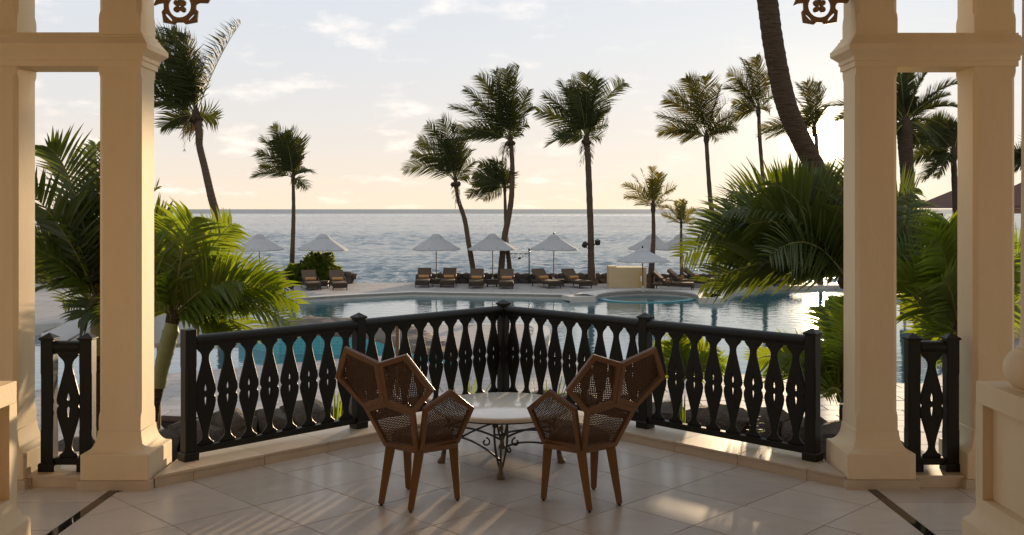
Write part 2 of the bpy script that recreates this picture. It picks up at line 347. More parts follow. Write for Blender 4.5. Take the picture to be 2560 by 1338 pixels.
for pl, zw, nm in ((pool, ZW, 'main_pool'), (lpool, ZL, 'lower_pool')):
    mb = MB(); n = len(pl)
    for i in range(n):
        a, b = pl[i], pl[(i+1)%n]; mb.add([(a.x,a.y,ZD),(b.x,b.y,ZD),(b.x,b.y,zw-.4),(a.x,a.y,zw-.4)], [(0,1,2,3)])
    struct(nm+'_coping', mb, M['coping'])
    t = tessellate_polygon([pl]); vs = [(p.x, p.y, zw) for p in pl]
    struct(nm+'_water', MB().add(vs, [q if (Vector(vs[q[1]])-Vector(vs[q[0]])).cross(Vector(vs[q[2]])-Vector(vs[q[0]])).z > 0 else q[::-1] for q in t]), M['poolwater'])
# raised coping of the pool rim and of the round spa
def strip(pts, w, z0, z1):
    mb = MB(); rs = []
    for i, p in enumerate(pts):
        t = (pts[min(i+1,len(pts)-1)]-pts[max(i-1,0)]); t.z = 0; t.normalize(); nrm = Vector((-t.y, t.x, 0))
        a, b = p, p+nrm*w
        rs.append([(a.x,a.y,z0),(a.x,a.y,z1),(b.x,b.y,z1),(b.x,b.y,z0)])
    return mb.rings(rs)
rim = [G(x, y, ZD) for x, y in [(600,770),(700,752),(750,746),(880,738),(1030,731),(1200,734),(1422,738)]]
struct('pool_rim', strip(rim, .5, ZD-.1, ZD+.02), M['coping'])
sp = [G(x, y, ZD) for x, y in [(1426,745),(1488,743)] + spa_arc + [(1748,748),(1806,748),(1820,737)]]
struct('spa_rim', strip(sp, 1.0, ZD-.14, ZD+.05), M['coping'], smooth=True)
sp2 = [G(1618-128*math.cos(t), 745+13*math.sin(t), ZW) for t in [math.pi*i/20 for i in range(21)]]
struct('spa_wall', strip(sp2, .28, ZW-.2, ZW+.035), M['ringwall'])
lip = [G(x, y, ZD) for x, y in [(1359,866),(1364,848),(1374,836),(1373,821),(1352,811),(1300,809),(1059,809)]]
struct('pool_lip', strip(lip, .5, ZD-.1, ZD+.018), M['coping'])

# rock shelf between the two pools and its turquoise tiled face
def blob_mesh(poly, z0, z1, cuts, amp, seed):
    bm = bmesh.new(); vs = [bm.verts.new((p[0], p[1], z1)) for p in poly]; f = bm.faces.new(vs)
    if f.normal.z < 0 : f.normal_flip()
    bmesh.ops.triangulate(bm, faces=bm.faces[:])
    for _ in range(cuts): bmesh.ops.subdivide_edges(bm, edges=[e for e in bm.edges if e.calc_length() > .4], cuts=1, use_grid_fill=True); bmesh.ops.triangulate(bm, faces=bm.faces[:])
    for v in bm.verts:
        q = noise.noise(Vector((v.co.x*.9+seed, v.co.y*.9, 0)))*.6+noise.noise(Vector((v.co.x*2.7+seed, v.co.y*2.7, 3)))*.4
        v.co.z += q*amp
        if v.is_boundary: v.co.z -= amp*.6
    r = bmesh.ops.extrude_edge_only(bm, edges=[e for e in bm.edges if e.is_boundary])
    for v in r['geom']:
        if isinstance(v, bmesh.types.BMVert): v.co.z = z0
    bmesh.ops.recalc_face_normals(bm, faces=bm.faces[:])
    m = bpy.data.meshes.new('rock'); bm.to_mesh(m); bm.free(); return m
ZR = -1.5
shelf_px = [(600,812),(700,797),(770,786),(880,790),(1000,804),(1059,819),(1147,863),(1110,885),(1036,872),(971,851),(915,834),(800,829),(700,829)]
m = blob_mesh([G(x, y, ZR) for x, y in shelf_px], -2.6, ZR, 4, .16, 3); m.materials.append(M['rockband'])
m.polygons.foreach_set('use_smooth', [True]*len(m.polygons))
o = put('rock_shelf', m); tag(o, 'flat brown rock shelf dividing the two pools behind the railing', 'rock')
wl = [G(x, y, ZR) - Vector((0,.16,0)) for x, y in [(1130,888),(1112,887),(1036,873.5),(971,852),(915,835),(800,830),(700,830),(600,813)]]
mb = MB(); rs = []; uv = []
for i, p in enumerate(wl): rs += [(p.x,p.y,-1.60),(p.x,p.y,-2.6)]
mb.add(rs, [(2*i,2*i+1,2*i+3,2*i+2) for i in range(len(wl)-1)])
o = struct('tiled_pool_wall', mb, M['mosaic'])
ul = o.data.uv_layers.new(); s = [0]
for i in range(1, len(wl)): s.append(s[-1]+(wl[i]-wl[i-1]).length)
for lp in o.data.loops:
    i = lp.vertex_index; ul.data[lp.index].uv = (s[i//2], o.data.vertices[i].co.z)

# deck pavers that can be told apart: the 300 nearest as parts, the rest joined
def pavers():
    pw, pd = .92, .46; c = []
    for j in range(38):
        for i in range(-16, 18):
            x = i*pw + (j%2)*pw/2; y = 15.5+j*pd
            q = [(x+.01,y+.01),(x+pw-.01,y+.01),(x+pw-.01,y+pd-.01),(x+.01,y+pd-.01)]
            if any(inpoly(a, b, pool) or inpoly(a, b, lpool) for a, b in q+[(x+pw/2,y+pd/2)]): continue
            if abs(x) > .52*y+1: continue
            c.append((math.hypot(x, y-CZ), x, y))
    # keep only what stays off pool rims
    c = [k for k in c if min((Vector((k[1]+pw/2,k[2]+pd/2,ZD))-p).length for p in pool+lpool) > .25]
    seen = [k for k in c if k[2] > 17.6]; seen.sort()
    base = MB().prism([(.01,.01),(pw-.01,.01),(pw-.01,pd-.01),(.01,pd-.01)], -.02, .012).mesh('paver', M['paver'])
    bevel_mesh(base, .006, 1)
    for k in seen[:300]: put('paver', base, deck, loc=(k[1], k[2], ZD + random.uniform(-.002,.002)))
    mb = MB()
    for k in seen[300:]+[k for k in c if k[2] <= 17.6]: mb.box(k[1]+.01,k[1]+pw-.01,k[2]+.01,k[2]+pd-.01,ZD-.005,ZD+.012+random.uniform(-.002,.002))
    mb.build('paver_field', M['paver'], deck, kind='stuff')
pavers()

# ------------------------------------------------------------------ terrace
bay = [(-9,-4),(9,-4),(9,8.1),(XA+2.55,8.1),(XA,10.63),(XA-2.55,8.1),(-9,8.1)]
terrace = struct('terrace_floor', MB().prism(bay, -2.6, -.006), M['grout'])
def tiles():
    s = .6/math.sqrt(2); jn = .0034
    def emit(poly, cx, cy, side=False):
        if not side:
            poly = clip(poly, 1, 1, 9.99+XA); poly = clip(poly, -1, 1, 9.99-XA) if poly else poly
        if len(poly) < 3: return
        c = (sum(p[0] for p in poly)/len(poly), sum(p[1] for p in poly)/len(poly))
        m = MB().prism([(p[0]-c[0], p[1]-c[1]) for p in poly], -.02, 0).mesh('floor_tile', M['tile']); bevel_mesh(m, .0012, 1)
        put('floor_tile', m, terrace, loc=(c[0], c[1], random.uniform(-.0006,.0006)), rot=(random.uniform(-.0007,.0007), random.uniform(-.0007,.0007), 0))
    lx, rx = -2.912, 2.642
    for a in range(-14, 16):
        for b in range(-14, 16):
            cx = XA + s*(a-b); cy = 6.873 + s*(a+b)
            if not (3.0 < cy < 10.4) or abs(cx) > 3.6: continue
            h = s - jn*1.4
            q = [(cx, cy-h+s*0), (cx+h, cy), (cx, cy+h), (cx-h, cy)]
            q = [(cx, cy), (cx, cy)] and [(cx, cy+s-h), (cx+h, cy+s), (cx, cy+s+h), (cx-h, cy+s)]
            q = clip(q, 1, 0, rx-.0355); q = clip(q, -1, 0, -(lx+.0355)) if len(q) > 2 else q
            if len(q) > 2: emit(q, cx, cy)
    for side in (-1, 1):
        for i in range(4):
            for j in range(9):
                x0 = (lx-.0365-(i+1)*.6) if side < 0 else (rx+.0365+i*.6); y0 = 2.15+j*.6
                q = [(x0+jn, y0+jn), (x0+.6-jn, y0+jn), (x0+.6-jn, y0+.6-jn), (x0+jn, y0+.6-jn)]
                q = clip(q, 0, 1, 7.5)
                if len(q) > 2: emit(q, 0, 0, True)
        x = lx if side < 0 else rx
        st = struct('floor_strip', MB().box(x-.0345, x+.0345, -3.5, 7.4, -.02, .0004), M['granite'])
tiles()
struct('terrace_paving', MB().box(-8.9, 8.9, -3.9, 2.1, -.03, -.001), M['tile'])

# kerb round the bay: a row of slabs over riser tiles
kerb = bpy.data.objects.new('kerb', None); COL.objects.link(kerb); kerb['kind'] = 'structure'
Y0 = 9.87
def kerb_side(sg):
    u = Vector((sg*.7071, -.7071)); n = Vector((sg*.7071, .7071)); o = Vector((XA, Y0))
    js = [-.6] + [.25+.61*k for k in range(7)]
    for i in range(len(js)-1):
        for nm, d0, d1, z0, z1 in (('kerb_riser', 0, .4, -.005, .066), ('kerb_slab', -.009, .52, .068, .089)):
            q = [o+u*s_+n*d for s_, d in ((js[i]+.0015,d0),(js[i+1]-.0015,d0),(js[i+1]-.0015,d1),(js[i]+.0015,d1))]
            q = clip([(p.x,p.y) for p in q], -sg, 0, -sg*XA-.001)
            q = clip(q, sg, 0, sg*XA+2.552)
            if len(q) < 3: continue
            c = (sum(p[0] for p in q)/len(q), sum(p[1] for p in q)/len(q))
            m = MB().prism([(p[0]-c[0],p[1]-c[1]) for p in (q if sg < 0 else q)], z0, z1).mesh(nm, M['kerb']); bevel_mesh(m, .002, 1)
            put(nm, m, kerb, loc=(c[0], c[1], 0))
    for k in range(4):      # straight runs between the paired columns
        a = XA+sg*(2.87+.6*k); b = a+sg*.597; x0, x1 = min(a,b), max(a,b)
        put('kerb_riser', MB().box(x0-(x0+x1)/2, x1-(x0+x1)/2, 0, .5, -.005, .066).mesh('kerb_riser', M['kerb']), kerb, loc=((x0+x1)/2, 7.335, 0))
        m = MB().box(x0-(x0+x1)/2, x1-(x0+x1)/2, 0, .72, .068, .089).mesh('kerb_slab', M['kerb']); put('kerb_slab', m, kerb, .002, loc=((x0+x1)/2, 7.326, 0))
kerb_side(-1); kerb_side(1)

# ------------------------------------------------------------------ columns, beams, pedestals
def sqring(cx, cy, h, c, z, hy=None):
    hy = hy or h
    return [(cx-h+c,cy-hy,z),(cx+h-c,cy-hy,z),(cx+h,cy-hy+c,z),(cx+h,cy+hy-c,z),(cx+h-c,cy+hy,z),(cx-h+c,cy+hy,z),(cx-h,cy+hy-c,z),(cx-h,cy-hy+c,z)]
def column(x, y, label):
    t = thing('column', label, 'column', (x, y, 0), 0, 'square plaster columns of the terrace')
    MB().rings([sqring(0,0,.272,.003,-.002), sqring(0,0,.272,.003,.066)]).build('skirting', M['kerb'], t)
    MB().rings([sqring(0,0,.252,.006,.067), sqring(0,0,.252,.006,.25), sqring(0,0,.247,.006,.257)]).build('plinth', M['plaster'], t, bevel=.003)
    pr = []
    for i in range(9):
        a = i/8*math.pi/2; pr.append((.245-.083*math.sin(a), .2575+.15*(1-math.cos(a))))
    rs = [sqring(0,0,h,.005,z) for h, z in pr] + [sqring(0,0,.156,.005,.412)]
    rs += [sqring(0,0,.156,.005,.50), sqring(0,0,.156,.012,.525), sqring(0,0,.156,.030,.55), sqring(0,0,.156,.030,3.04), sqring(0,0,.156,.012,3.07), sqring(0,0,.156,.005,3.09),
           sqring(0,0,.156,.005,3.48), sqring(0,0,.156,.012,3.51), sqring(0,0,.156,.030,3.54), sqring(0,0,.156,.030,4.6)]
    MB().rings(rs).build('shaft', M['plaster'], t, smooth=True, autosm=32)
CL, CL2, CR, CR2 = (-2.92, 7.52), (-3.85, 7.54), (2.725, 7.545), (3.61, 7.55)
column(*CL, 'square plaster column left of the bay with sunlit upper side')
column(*CL2, 'square plaster column at the far left edge of the terrace')
column(*CR, 'square plaster column beside the setting sun')
column(*CR2, 'square plaster column behind the right pedestal')
def beam(x0, x1, y, label):
    t = thing('cross_beam', label, 'beam', (0, y, 0), 0, 'moulded beams joining the columns')
    cx = (x0+x1)/2; hx = (x1-x0)/2
    pr = [(.168,3.125),(.168,3.165),(.178,3.172),(.178,3.20),(.228,3.245),(.228,3.285),(.222,3.287),(.180,3.345),(.180,3.352),(.168,3.36),(.168,3.375)]
    MB().rings([sqring(cx, 0, hx+e, .001, z, e) for e, z in pr]).build('moulding', M['plaster'], t)
beam(-5.2, CL[0], 7.53, 'moulded plaster beam joining the two left columns')
beam(CR[0], CR2[0], 7.548, 'moulded plaster beam joining the two right columns')
def pedestal(x, y, label, lab2):
    t = thing('pedestal', label, 'pedestal', (x, y, 0), 0, 'panelled pedestals of the round columns')
    mb = MB(); mb.rings([sqring(0,0,.365,.006,-.003), sqring(0,0,.365,.006,.27), sqring(0,0,.36,.006,.283), sqring(0,0,.335,.006,.305), sqring(0,0,.315,.006,.345), sqring(0,0,.31,.004,.36), sqring(0,0,.31,.004,.42)])
    mb.build('base', M['plaster'], t, smooth=True, autosm=30)
    mb = MB().box(-.252,.252,-.252,.252,.421,.955)
    for sx in (-1,1):
        for sy in (-1,1):
            x0, x1 = sorted((sx*.225, sx*.31)); y0, y1 = sorted((sy*.225, sy*.31)); mb.box(x0,x1,y0,y1,.4205,.9545)
    mb.build('die', M['plaster'], t)
    MB().rings([sqring(0,0,.31,.004,.955), sqring(0,0,.31,.004,1.077)]).build('cap', M['plaster'], t, bevel=.003)
    c = thing('round_column', lab2, 'column', (x, y, 1.077), 0, 'round columns on pedestals')
    pr = [(.235,.0005),(.24,.01)] + [(.20+.078*math.cos(a), .108+.098*math.sin(a)) for a in [-1.25+i*2.5/14 for i in range(15)]] + [(.212,.207),(.212,.222),(.200,.225),(.196,.25),(.190,.28)]
    MB().lathe(pr, 48).build('base_torus', M['plaster'], c, smooth=True)
    MB().lathe([(.19,.2805),(.175,3.4)], 48).build('shaft', M['plaster'], c, smooth=True)
pedestal(2.965, 5.36, 'panelled plaster pedestal at the lower right corner', 'round plaster column with bulging base on the right pedestal')
pedestal(-3.145, 5.36, 'panelled plaster pedestal at the lower left corner', 'round plaster column with bulging base on the left pedestal')

# fretwork pendants under the eave
def fret(cx, label):
    k = .000317
    def c(pts): return [((x-1035)*k, -(y-150)*k) for x, y in pts]
    def circ(x, y, rx, ry, a=0, n=28):
        return [(x+rx*math.cos(t)*math.cos(a)-ry*math.sin(t)*math.sin(a), y+rx*math.cos(t)*math.sin(a)+ry*math.sin(t)*math.cos(a)) for t in [2*math.pi*i/n for i in range(n)]]
    outl = [(650,540),(905,585),(955,535),(1115,535),(1170,580),(1445,530),(1470,265),(1415,215),(1415,150),(1440,95),(1500,70),(1700,75),(1760,-20),(1700,-220),(1500,-420),(1300,-800),(770,-800),(560,-420),(470,0),(420,130),(530,85),(655,70),(660,225),(610,285)]
    t = thing('fretwork_pendant', label, 'fretwork', (cx, 7.50, CZ+507*7.5/F), 0, 'fretwork pendants under the eave')
    m = shape2d([c(outl), c(circ(1035,150,272,272)), c(circ(775,420,125,26,.8)), c(circ(1315,410,125,26,-.8))], .035, .003); m.materials.append(M['fret']); put('plate', m, t)
    def sm(a): return 70+105*abs(math.cos(2*(a)+math.pi/2))**.8
    q = []
    for i in range(96):
        a = 2*math.pi*i/96; r = 62+118*abs(math.sin(2*a))**.75; q.append((1035+r*math.cos(a), 150+r*math.sin(a)))
    m = shape2d([c(q), c(circ(1035,150,24,24))], .033, .003); m.materials.append(M['fret']); put('quatrefoil', m, t)
    MB().box(-.012,.012,-.014,.014,.02,.09).build('stem', M['fret'], t)
fret(-830*7.5/F, 'brown fretwork pendant under the eave beside the left column')
fret(768*7.5/F, 'brown fretwork pendant under the eave beside the right column')
t = thing('eave_board', 'plain timber eave board above the fretwork pendants', 'eave', (0, 7.5, 3.86))
MB().box(-2.76, 2.56, -.03, .03, 0, .35).build('board', M['fret'], t, bevel=.004)

# hotel facade and soffit behind and above the terrace
struct('ceiling', MB().box(-9, 9, -4.0, 7.44, 4.3, 4.45), M['plaster'])
struct('facade_wall', MB().box(-9, 9, -4.3, -4.0, -.1, 6.0), M['facade'])

# ------------------------------------------------------------------ balustrade
def baluster_mesh():
    T, k = .97, .000979
    prof = [(240,.076),(258,.076),(259,.069),(265,.067),(275,.058),(290,.042),(310,.031),(332,.028),(360,.031),(420,.046),(500,.067),(560,.082),(595,.088),(615,.087),(630,.080),(640,.073),(648,.075),(662,.083),(690,.088),(730,.082),(800,.062),(880,.039),(930,.028),(960,.024),(985,.030),(1003,.043),(1016,.060),(1022,.068),(1040,.068)]
    right = [(w, T-(y-240)*k) for y, w in prof]; out = right + [(-w, z) for w, z in reversed(right)]
    def hole(h): a = [(w, T-(y-240)*k) for y, w in h]; return a + [(-w, z) for w, z in reversed(a) if w > 0]
    m = shape2d([out, hole([(528,0),(550,.004),(575,.010),(592,.011),(603,.008),(608,0)]), hole([(650,0),(655,.008),(668,.011),(690,.008),(720,.004),(742,0)])], .022, .003)
    m.materials.append(M['darkwood']); return m
BAL = baluster_mesh()
RAILP = [(-.034,.971),(.034,.971),(.034,.988),(.046,.998),(.052,1.018),(.047,1.042),(.030,1.060),(.0,1.067),(-.030,1.060),(-.047,1.042),(-.052,1.018),(-.046,.998),(-.034,.988)]
def balustrade(a, b, n, label):
    a = Vector((a[0],a[1],0)); b = Vector((b[0],b[1],0)); L = (b-a).length; u = (b-a)/L
    t = thing('balustrade', label, 'railing', a, math.atan2(u.y, u.x), 'dark timber balustrade sections of the terrace')
    g = .048
    MB().rings([[(x, d, z) for d, z in RAILP] for x in (g, L-g)]).build('handrail', M['darkwood'], t, smooth=True, autosm=50)
    MB().box(g, L-g, -.03, .03, .134, .1865).build('bottom_rail', M['darkwood'], t, bevel=.004)
    p = (L-.093)/n
    for i in range(n): put('baluster', BAL, t, loc=(.0465+p*(i+.5), 0, 0))
def post(x, y, rz, label, cap=True):
    t = thing('railing_post', label, 'post', (x, y, .0895), rz, 'dark timber railing posts')
    MB().rings([sqring(0,0,.062,.004,0), sqring(0,0,.062,.004,.055), sqring(0,0,.055,.004,.062)]).build('base', M['darkwood'], t)
    MB().rings([sqring(0,0,.047,.004,.0625), sqring(0,0,.047,.004,.30), sqring(0,0,.047,.010,.32), sqring(0,0,.047,.010,.72), sqring(0,0,.047,.004,.74), sqring(0,0,.047,.004,.985 if cap else 1.025)]).build('shaft', M['darkwood'], t)
    if cap: MB().rings([sqring(0,0,.052,.003,.9855), sqring(0,0,.058,.003,.992), sqring(0,0,.058,.003,1.0), sqring(0,0,.002,.0005,1.037)]).build('cap', M['darkwood'], t)
AP, ML, MR, EL, ER = (XA, 10.235), (XA-1.293, 8.94), (XA+1.293, 8.94), (XA-2.452, 7.78), (XA+2.452, 7.78)
post(*AP, R(45), 'dark timber post at the apex of the bay, behind the table')
post(*ML, R(45), 'dark timber post behind the left chair'); post(*MR, R(45), 'dark timber post behind the right chair')
post(*EL, R(45), 'flat topped dark timber post beside the left column', cap=False); post(*ER, R(45), 'dark timber post with pyramid cap beside the right column')
balustrade(EL, ML, 8, 'dark balustrade section from the left column to behind the left chair')
balustrade(ML, AP, 9, 'dark balustrade section between the left chair post and the apex post')
balustrade(AP, MR, 9, 'dark balustrade section between the apex post and the right chair post')
balustrade(MR, ER, 8, 'dark balustrade section from behind the right chair to the right column')
for sg, side in ((-1,'left'), (1,'right')):
    xa, xb = XA+sg*3.115, XA+sg*3.405
    post(xa, 7.48, 0, 'dark timber post of the short gate railing, nearer the %s front column' % side)
    post(xb, 7.48, 0, 'dark timber post of the short railing, at the outer %s column' % side)
    balustrade((min(xa,xb),7.48), (max(xa,xb),7.48), 1, 'single baluster railing between the two %s columns' % side)

# ------------------------------------------------------------------ table
def table():
    cx, cy = XA+.004, 8.04
    t = thing('garden_table', 'round marble topped table on a black scrolled iron base between two chairs', 'table', (cx, cy, 0))
    pr = [(.505,.432),(.535,.434),(.549,.442),(.553,.452),(.551,.463),(.543,.472),(.530,.475)]
    MB().lathe(pr, 72).build('tabletop', M['marble'], t, smooth=True, autosm=60)
    MB().lathe([(.505,.419),(.512,.420),(.512,.4315),(.49,.4315)], 64).build('rim_band', M['iron'], t, smooth=True)
    for k in range(4):
        a = -math.pi/2+k*math.pi/2; u = Vector((math.cos(a), math.sin(a), 0)); w = Vector((-u.y, u.x, 0)); z = Vector((0,0,1))
        mb = MB()
        for s in (-1, 1): mb.tube([u*.43+w*s*.05+z*.42, u*.425+w*s*.05+z*.31, u*.435+w*s*.043+z*.22, u*.455+w*s*.024+z*.13, u*.468+w*s*.012+z*.085], .0085, 8)
        mb.tube([u*.43+z*.215, u*.45+z*.14, u*.468+z*.08], .008, 8)
        mb.bar(u*.43-w*.05+z*.325, u*.43+w*.05+z*.325, .011)
        mb.build('leg', M['iron'], t, smooth=True)
        # lion paw
        rs = []
        for dz, off, rx, ry in ((.115,.463,.013,.013),(.085,.468,.018,.018),(.055,.472,.017,.017),(.035,.480,.022,.024),(.016,.488,.027,.032),(.002,.488,.026,.031)):
            rs.append([u*(off+rx*1.2*math.cos(b))+w*(ry*math.sin(b)*(1+.12*math.cos(6*b)))+z*dz for b in [2*math.pi*i/20 for i in range(20)]])
        MB().rings(rs).build('paw_foot', M['brass'], t, smooth=True)
        mb = MB(); c0 = u*.442+z*.372
        for j in range(12):
            b = 2*math.pi*j/12; q = 2*math.pi/24
            mb.add([c0+w*.016*math.cos(b-q)+z*.016*math.sin(b-q)+u*.006, c0+w*.016*math.cos(b+q)+z*.016*math.sin(b+q)+u*.006, c0+w*.031*math.cos(b)+z*.031*math.sin(b)+u*.002, c0-u*.004], [(0,1,2),(1,0,3),(2,1,3),(0,2,3)])
        mb.rings([[c0+u*d+w*r_*math.cos(b)+z*r_*math.sin(b) for b in [2*math.pi*i/16 for i in range(16)]] for r_, d in ((.018,-.005),(.018,.006),(.012,.012),(.002,.014))])
        mb.build('sun_emblem', M['brass'], t, smooth=True, autosm=30)
        # stretchers with scrolls to the next leg
        a2 = a+math.pi/2; u2 = Vector((math.cos(a2), math.sin(a2), 0)); mb = MB()
        for z0, zz, mid in ((.305,.295,.34), (.235,.13,.25)):
            p0, p2 = u*.42+w*.05+z*z0, u2*.46+z*zz; pm = (u+u2)*.20+z*mid
            mb.tube([p0*(1-q)**2+pm*2*q*(1-q)+p2*q*q for q in [i/12 for i in range(13)]], .0085, 8)
        for sc_, cc, sg in ((.034, u*.40+w*.115+z*.262, 1), (.020, u*.43+w*.06+z*.205, -1)):
            pts = [cc + (u2*.8+w*.2).normalized()*sc_*(1-.10*q)*math.cos(q*sg+1.6) + z*sc_*(1-.10*q)*math.sin(q*sg+1.6) for q in [i*.42 for i in range(15)]]
            mb.tube(pts, .007, 7)
            pts = [Vector(((p-u*.40).dot(w)*-1*0, 0, 0)) for p in pts[:0]]
        cc = u*.40-w*.115+z*.262
        mb.tube([cc - w*.034*(1-.10*q)*math.cos(q+1.6) + z*.034*(1-.10*q)*math.sin(q+1.6) for q in [i*.42 for i in range(15)]], .007, 7)
        mb.build('stretcher', M['iron'], t, smooth=True)
table()

# ------------------------------------------------------------------ chairs of pentagon panels
def chair(mir, label):
    cxm = 2*-.081
    def V(x, y, Y=None, z=None):
        if Y is None: Y = F*(CZ-z)/(y-HZ)
        p = P(x, y, Y)
        return Vector((cxm-p.x, p.y, p.z)) if mir else p
    org = V(1040, 1200, 7.0); org.z = 0
    t = thing('cane_chair', label, 'chair', org, 0, 'teak cane chairs of pentagon panels')
    A, B, C = V(963,1113,6.964), V(1047,1126,6.813), V(1145.5,1105,7.06)
    v4, v3, ST = V(912,1018,6.88), V(963,1004,6.75), V(1037,1031,6.665)
    v2, v1, v5 = V(946.6,906.6,6.66), V(862.7,867,6.78), V(839.7,942,6.85)
    tp, r_ = V(1015.7,885.5,6.58), V(1085.7,976.6,6.60); b_ = V(1036,1036,6.635)
    ST2, ap, rt = V(1059,1022,6.70), V(1128.5,974,6.80), V(1183.4,1017.7,7.02)
    panels = [('back_panel', [A, v4, v3, ST, B]), ('head_panel', [v4, v5, v1, v2, v3]), ('head_panel', [v3, v2, tp, r_, b_]), ('arm_panel', [B, ST2, ap, rt, C])]
    for nm, vs in panels:
        c = sum(vs, Vector())/5; nrm = Vector()
        for i in range(5): nrm += (vs[i]-c).cross(vs[(i+1)%5]-c)
        nrm.normalize()
        if nrm.y > 0: nrm = -nrm
        ex = (vs[1]-vs[0]); ex = (ex-nrm*ex.dot(nrm)).normalized(); ey = nrm.cross(ex)
        q = [((p-c).dot(ex), (p-c).dot(ey)) for p in vs]; dn = [(p-c).dot(nrm) for p in vs]
        ar = sum(q[i][0]*q[(i+1)%5][1]-q[(i+1)%5][0]*q[i][1] for i in range(5)); sgn = 1 if ar > 0 else -1
        def inset(w):
            r = []
            for i in range(5):
                a, b, d = Vector(q[i-1]), Vector(q[i]), Vector(q[(i+1)%5])
                e1, e2 = (b-a).normalized(), (d-b).normalized(); n1, n2 = Vector((-e1.y,e1.x))*sgn, Vector((-e2.y,e2.x))*sgn
                k = w/max(.3, (1+n1.dot(n2))); r.append(b+(n1+n2)*k)
            return r
        w3 = lambda p, d: c+ex*p[0]+ey*p[1]+nrm*d-org
        W = .036; inn = inset(W); th = .030
        fr = bpy.data.objects
        mb = MB()
        for i in range(5):
            j = (i+1)%5; o0, o1 = q[i], q[j]; i0, i1 = inn[i], inn[j]
            loop = [(o0,dn[i]),(o1,dn[j]),(i1,dn[j]*.7),(i0,dn[i]*.7)]
            mb.add([w3(p, d-th/2) for p, d in loop]+[w3(p, d+th/2) for p, d in loop], [(3,2,1,0),(4,5,6,7),(0,1,5,4),(1,2,6,5),(2,3,7,6),(3,0,4,7)])
        m = mb.mesh('frame', M['teak'])
        bm = bmesh.new(); bm.from_mesh(m); bmesh.ops.recalc_face_normals(bm, faces=bm.faces[:]); bm.to_mesh(m); bm.free()
        bevel_mesh(m, .004, 2); fo = put(nm, m, t)
        # cane: strands with open eyes
        ci = inset(W-.006); p_ = .0132; xs = [p[0] for p in ci]; ys = [p[1] for p in ci]; mb = MB()
        rot = math.atan2(q[2][1]-q[0][1], q[2][0]-q[0][0])
        nx = int((max(xs)-min(xs))/p_)+1; ny = int((max(ys)-min(ys))/p_)+1
        for i in range(nx):
            for j in range(ny):
                x = min(xs)+(i+.5)*p_; y = min(ys)+(j+.5)*p_
                if not inpoly(x, y, ci): continue
                h = p_/2; k = p_*.24; wv = .0012*(1 if (i+j)%2 else -1)
                oc = [(-h,-h),(h,-h),(h,h),(-h,h)]; ic = [(-k,0),(0,-k),(k,0),(0,k)]
                vs_ = [w3((x+a,y+b), 0) for a, b in oc]+[w3((x+a,y+b), wv) for a, b in ic]
                mb.add(vs_, [(0,1,5),(0,5,4),(1,2,6),(1,6,5),(2,3,7),(2,7,6),(3,0,4),(3,4,7)])
        mb.build('cane_mesh', M['cane'], fo)
    # seat frame: regular pentagon through A, B, C
    cen = Vector(((A.x+C.x)/2, (A.y+C.y)/2, .40)); s = .315; Rr = s/1.1756
    dirc = (Vector((B.x,B.y,0))-Vector((cen.x,cen.y,0))).normalized(); cen = Vector((B.x,B.y,.40))-dirc*Rr
    pent = [cen+Matrix.Rotation(2*math.pi*i/5, 3, 'Z')@dirc*Rr for i in range(5)]
    MB().prism([(p.x-org.x, p.y-org.y) for p in pent], .372, .408).build('seat', M['teak'], t, bevel=.004)
    ps = [cen+(p-cen)*.86 for p in pent]
    MB().prism([(p.x-org.x, p.y-org.y) for p in ps], .409, .475).build('seat_cushion', M['cushion'], t, bevel=.02)
    feet = [(V(953,1264,None,0), A), (V(1026.5,1281,None,0), B), (V(1144,1251,None,0), C), (V(1021,1223,None,0), None)]
    for ft, top in feet:
        if top is None:
            top = min(pent, key=lambda p: (Vector((p.x,p.y,0))-ft).length); 
        tp_ = Vector((top.x, top.y, .385))*.86+Vector((cen.x,cen.y,.385))*.14
        mb = MB().bar(tp_-org, ft-org+Vector((0,0,.012)), .066, .058, up=(dirc.x,dirc.y,0), w2=.040, h2=.036); lg = mb.build('leg', M['teak'], t, bevel=.003)
        MB().lathe([(.011,-.001),(.011,.013)], 10, ft-org).build('glide', M['iron'], lg)
chair(False, 'teak pentagon chair with woven cane panels left of the table')
chair(True, 'teak pentagon chair with woven cane panels right of the table')
# ------------------------------------------------------------------ rock planter wall round the terrace, soil, sea walls
def stone_mesh(seed, sub=2):
    bm = bmesh.new(); bmesh.ops.create_icosphere(bm, subdivisions=sub, radius=.5)
    for v in bm.verts:
        p = v.co.copy(); q = max(abs(p.x), abs(p.y), abs(p.z)); box = p/q*.5
        v.co = p.lerp(box, .80); n = noise.noise(p*2.1+Vector((seed*7,0,0)))*.13+noise.noise(p*5+Vector((0,seed*5,0)))*.05
        v.co += p.normalized()*n
    m = bpy.data.meshes.new('stone'); bm.to_mesh(m); bm.free(); m.materials.append(M['rock']); m.polygons.foreach_set('use_smooth', [True]*len(m.polygons)); m.set_sharp_from_angle(angle=R(35)); return m
STN = [stone_mesh(i) for i in range(6)]; STS = [stone_mesh(i+20, 1) for i in range(6)]
pc = Vector((XA, 7.5)); PR = 4.5
rw = thing('planter_wall', 'low dark rock wall curving round the terrace below the railing', 'stone wall', (0,0,0))
a = R(28); i = 0
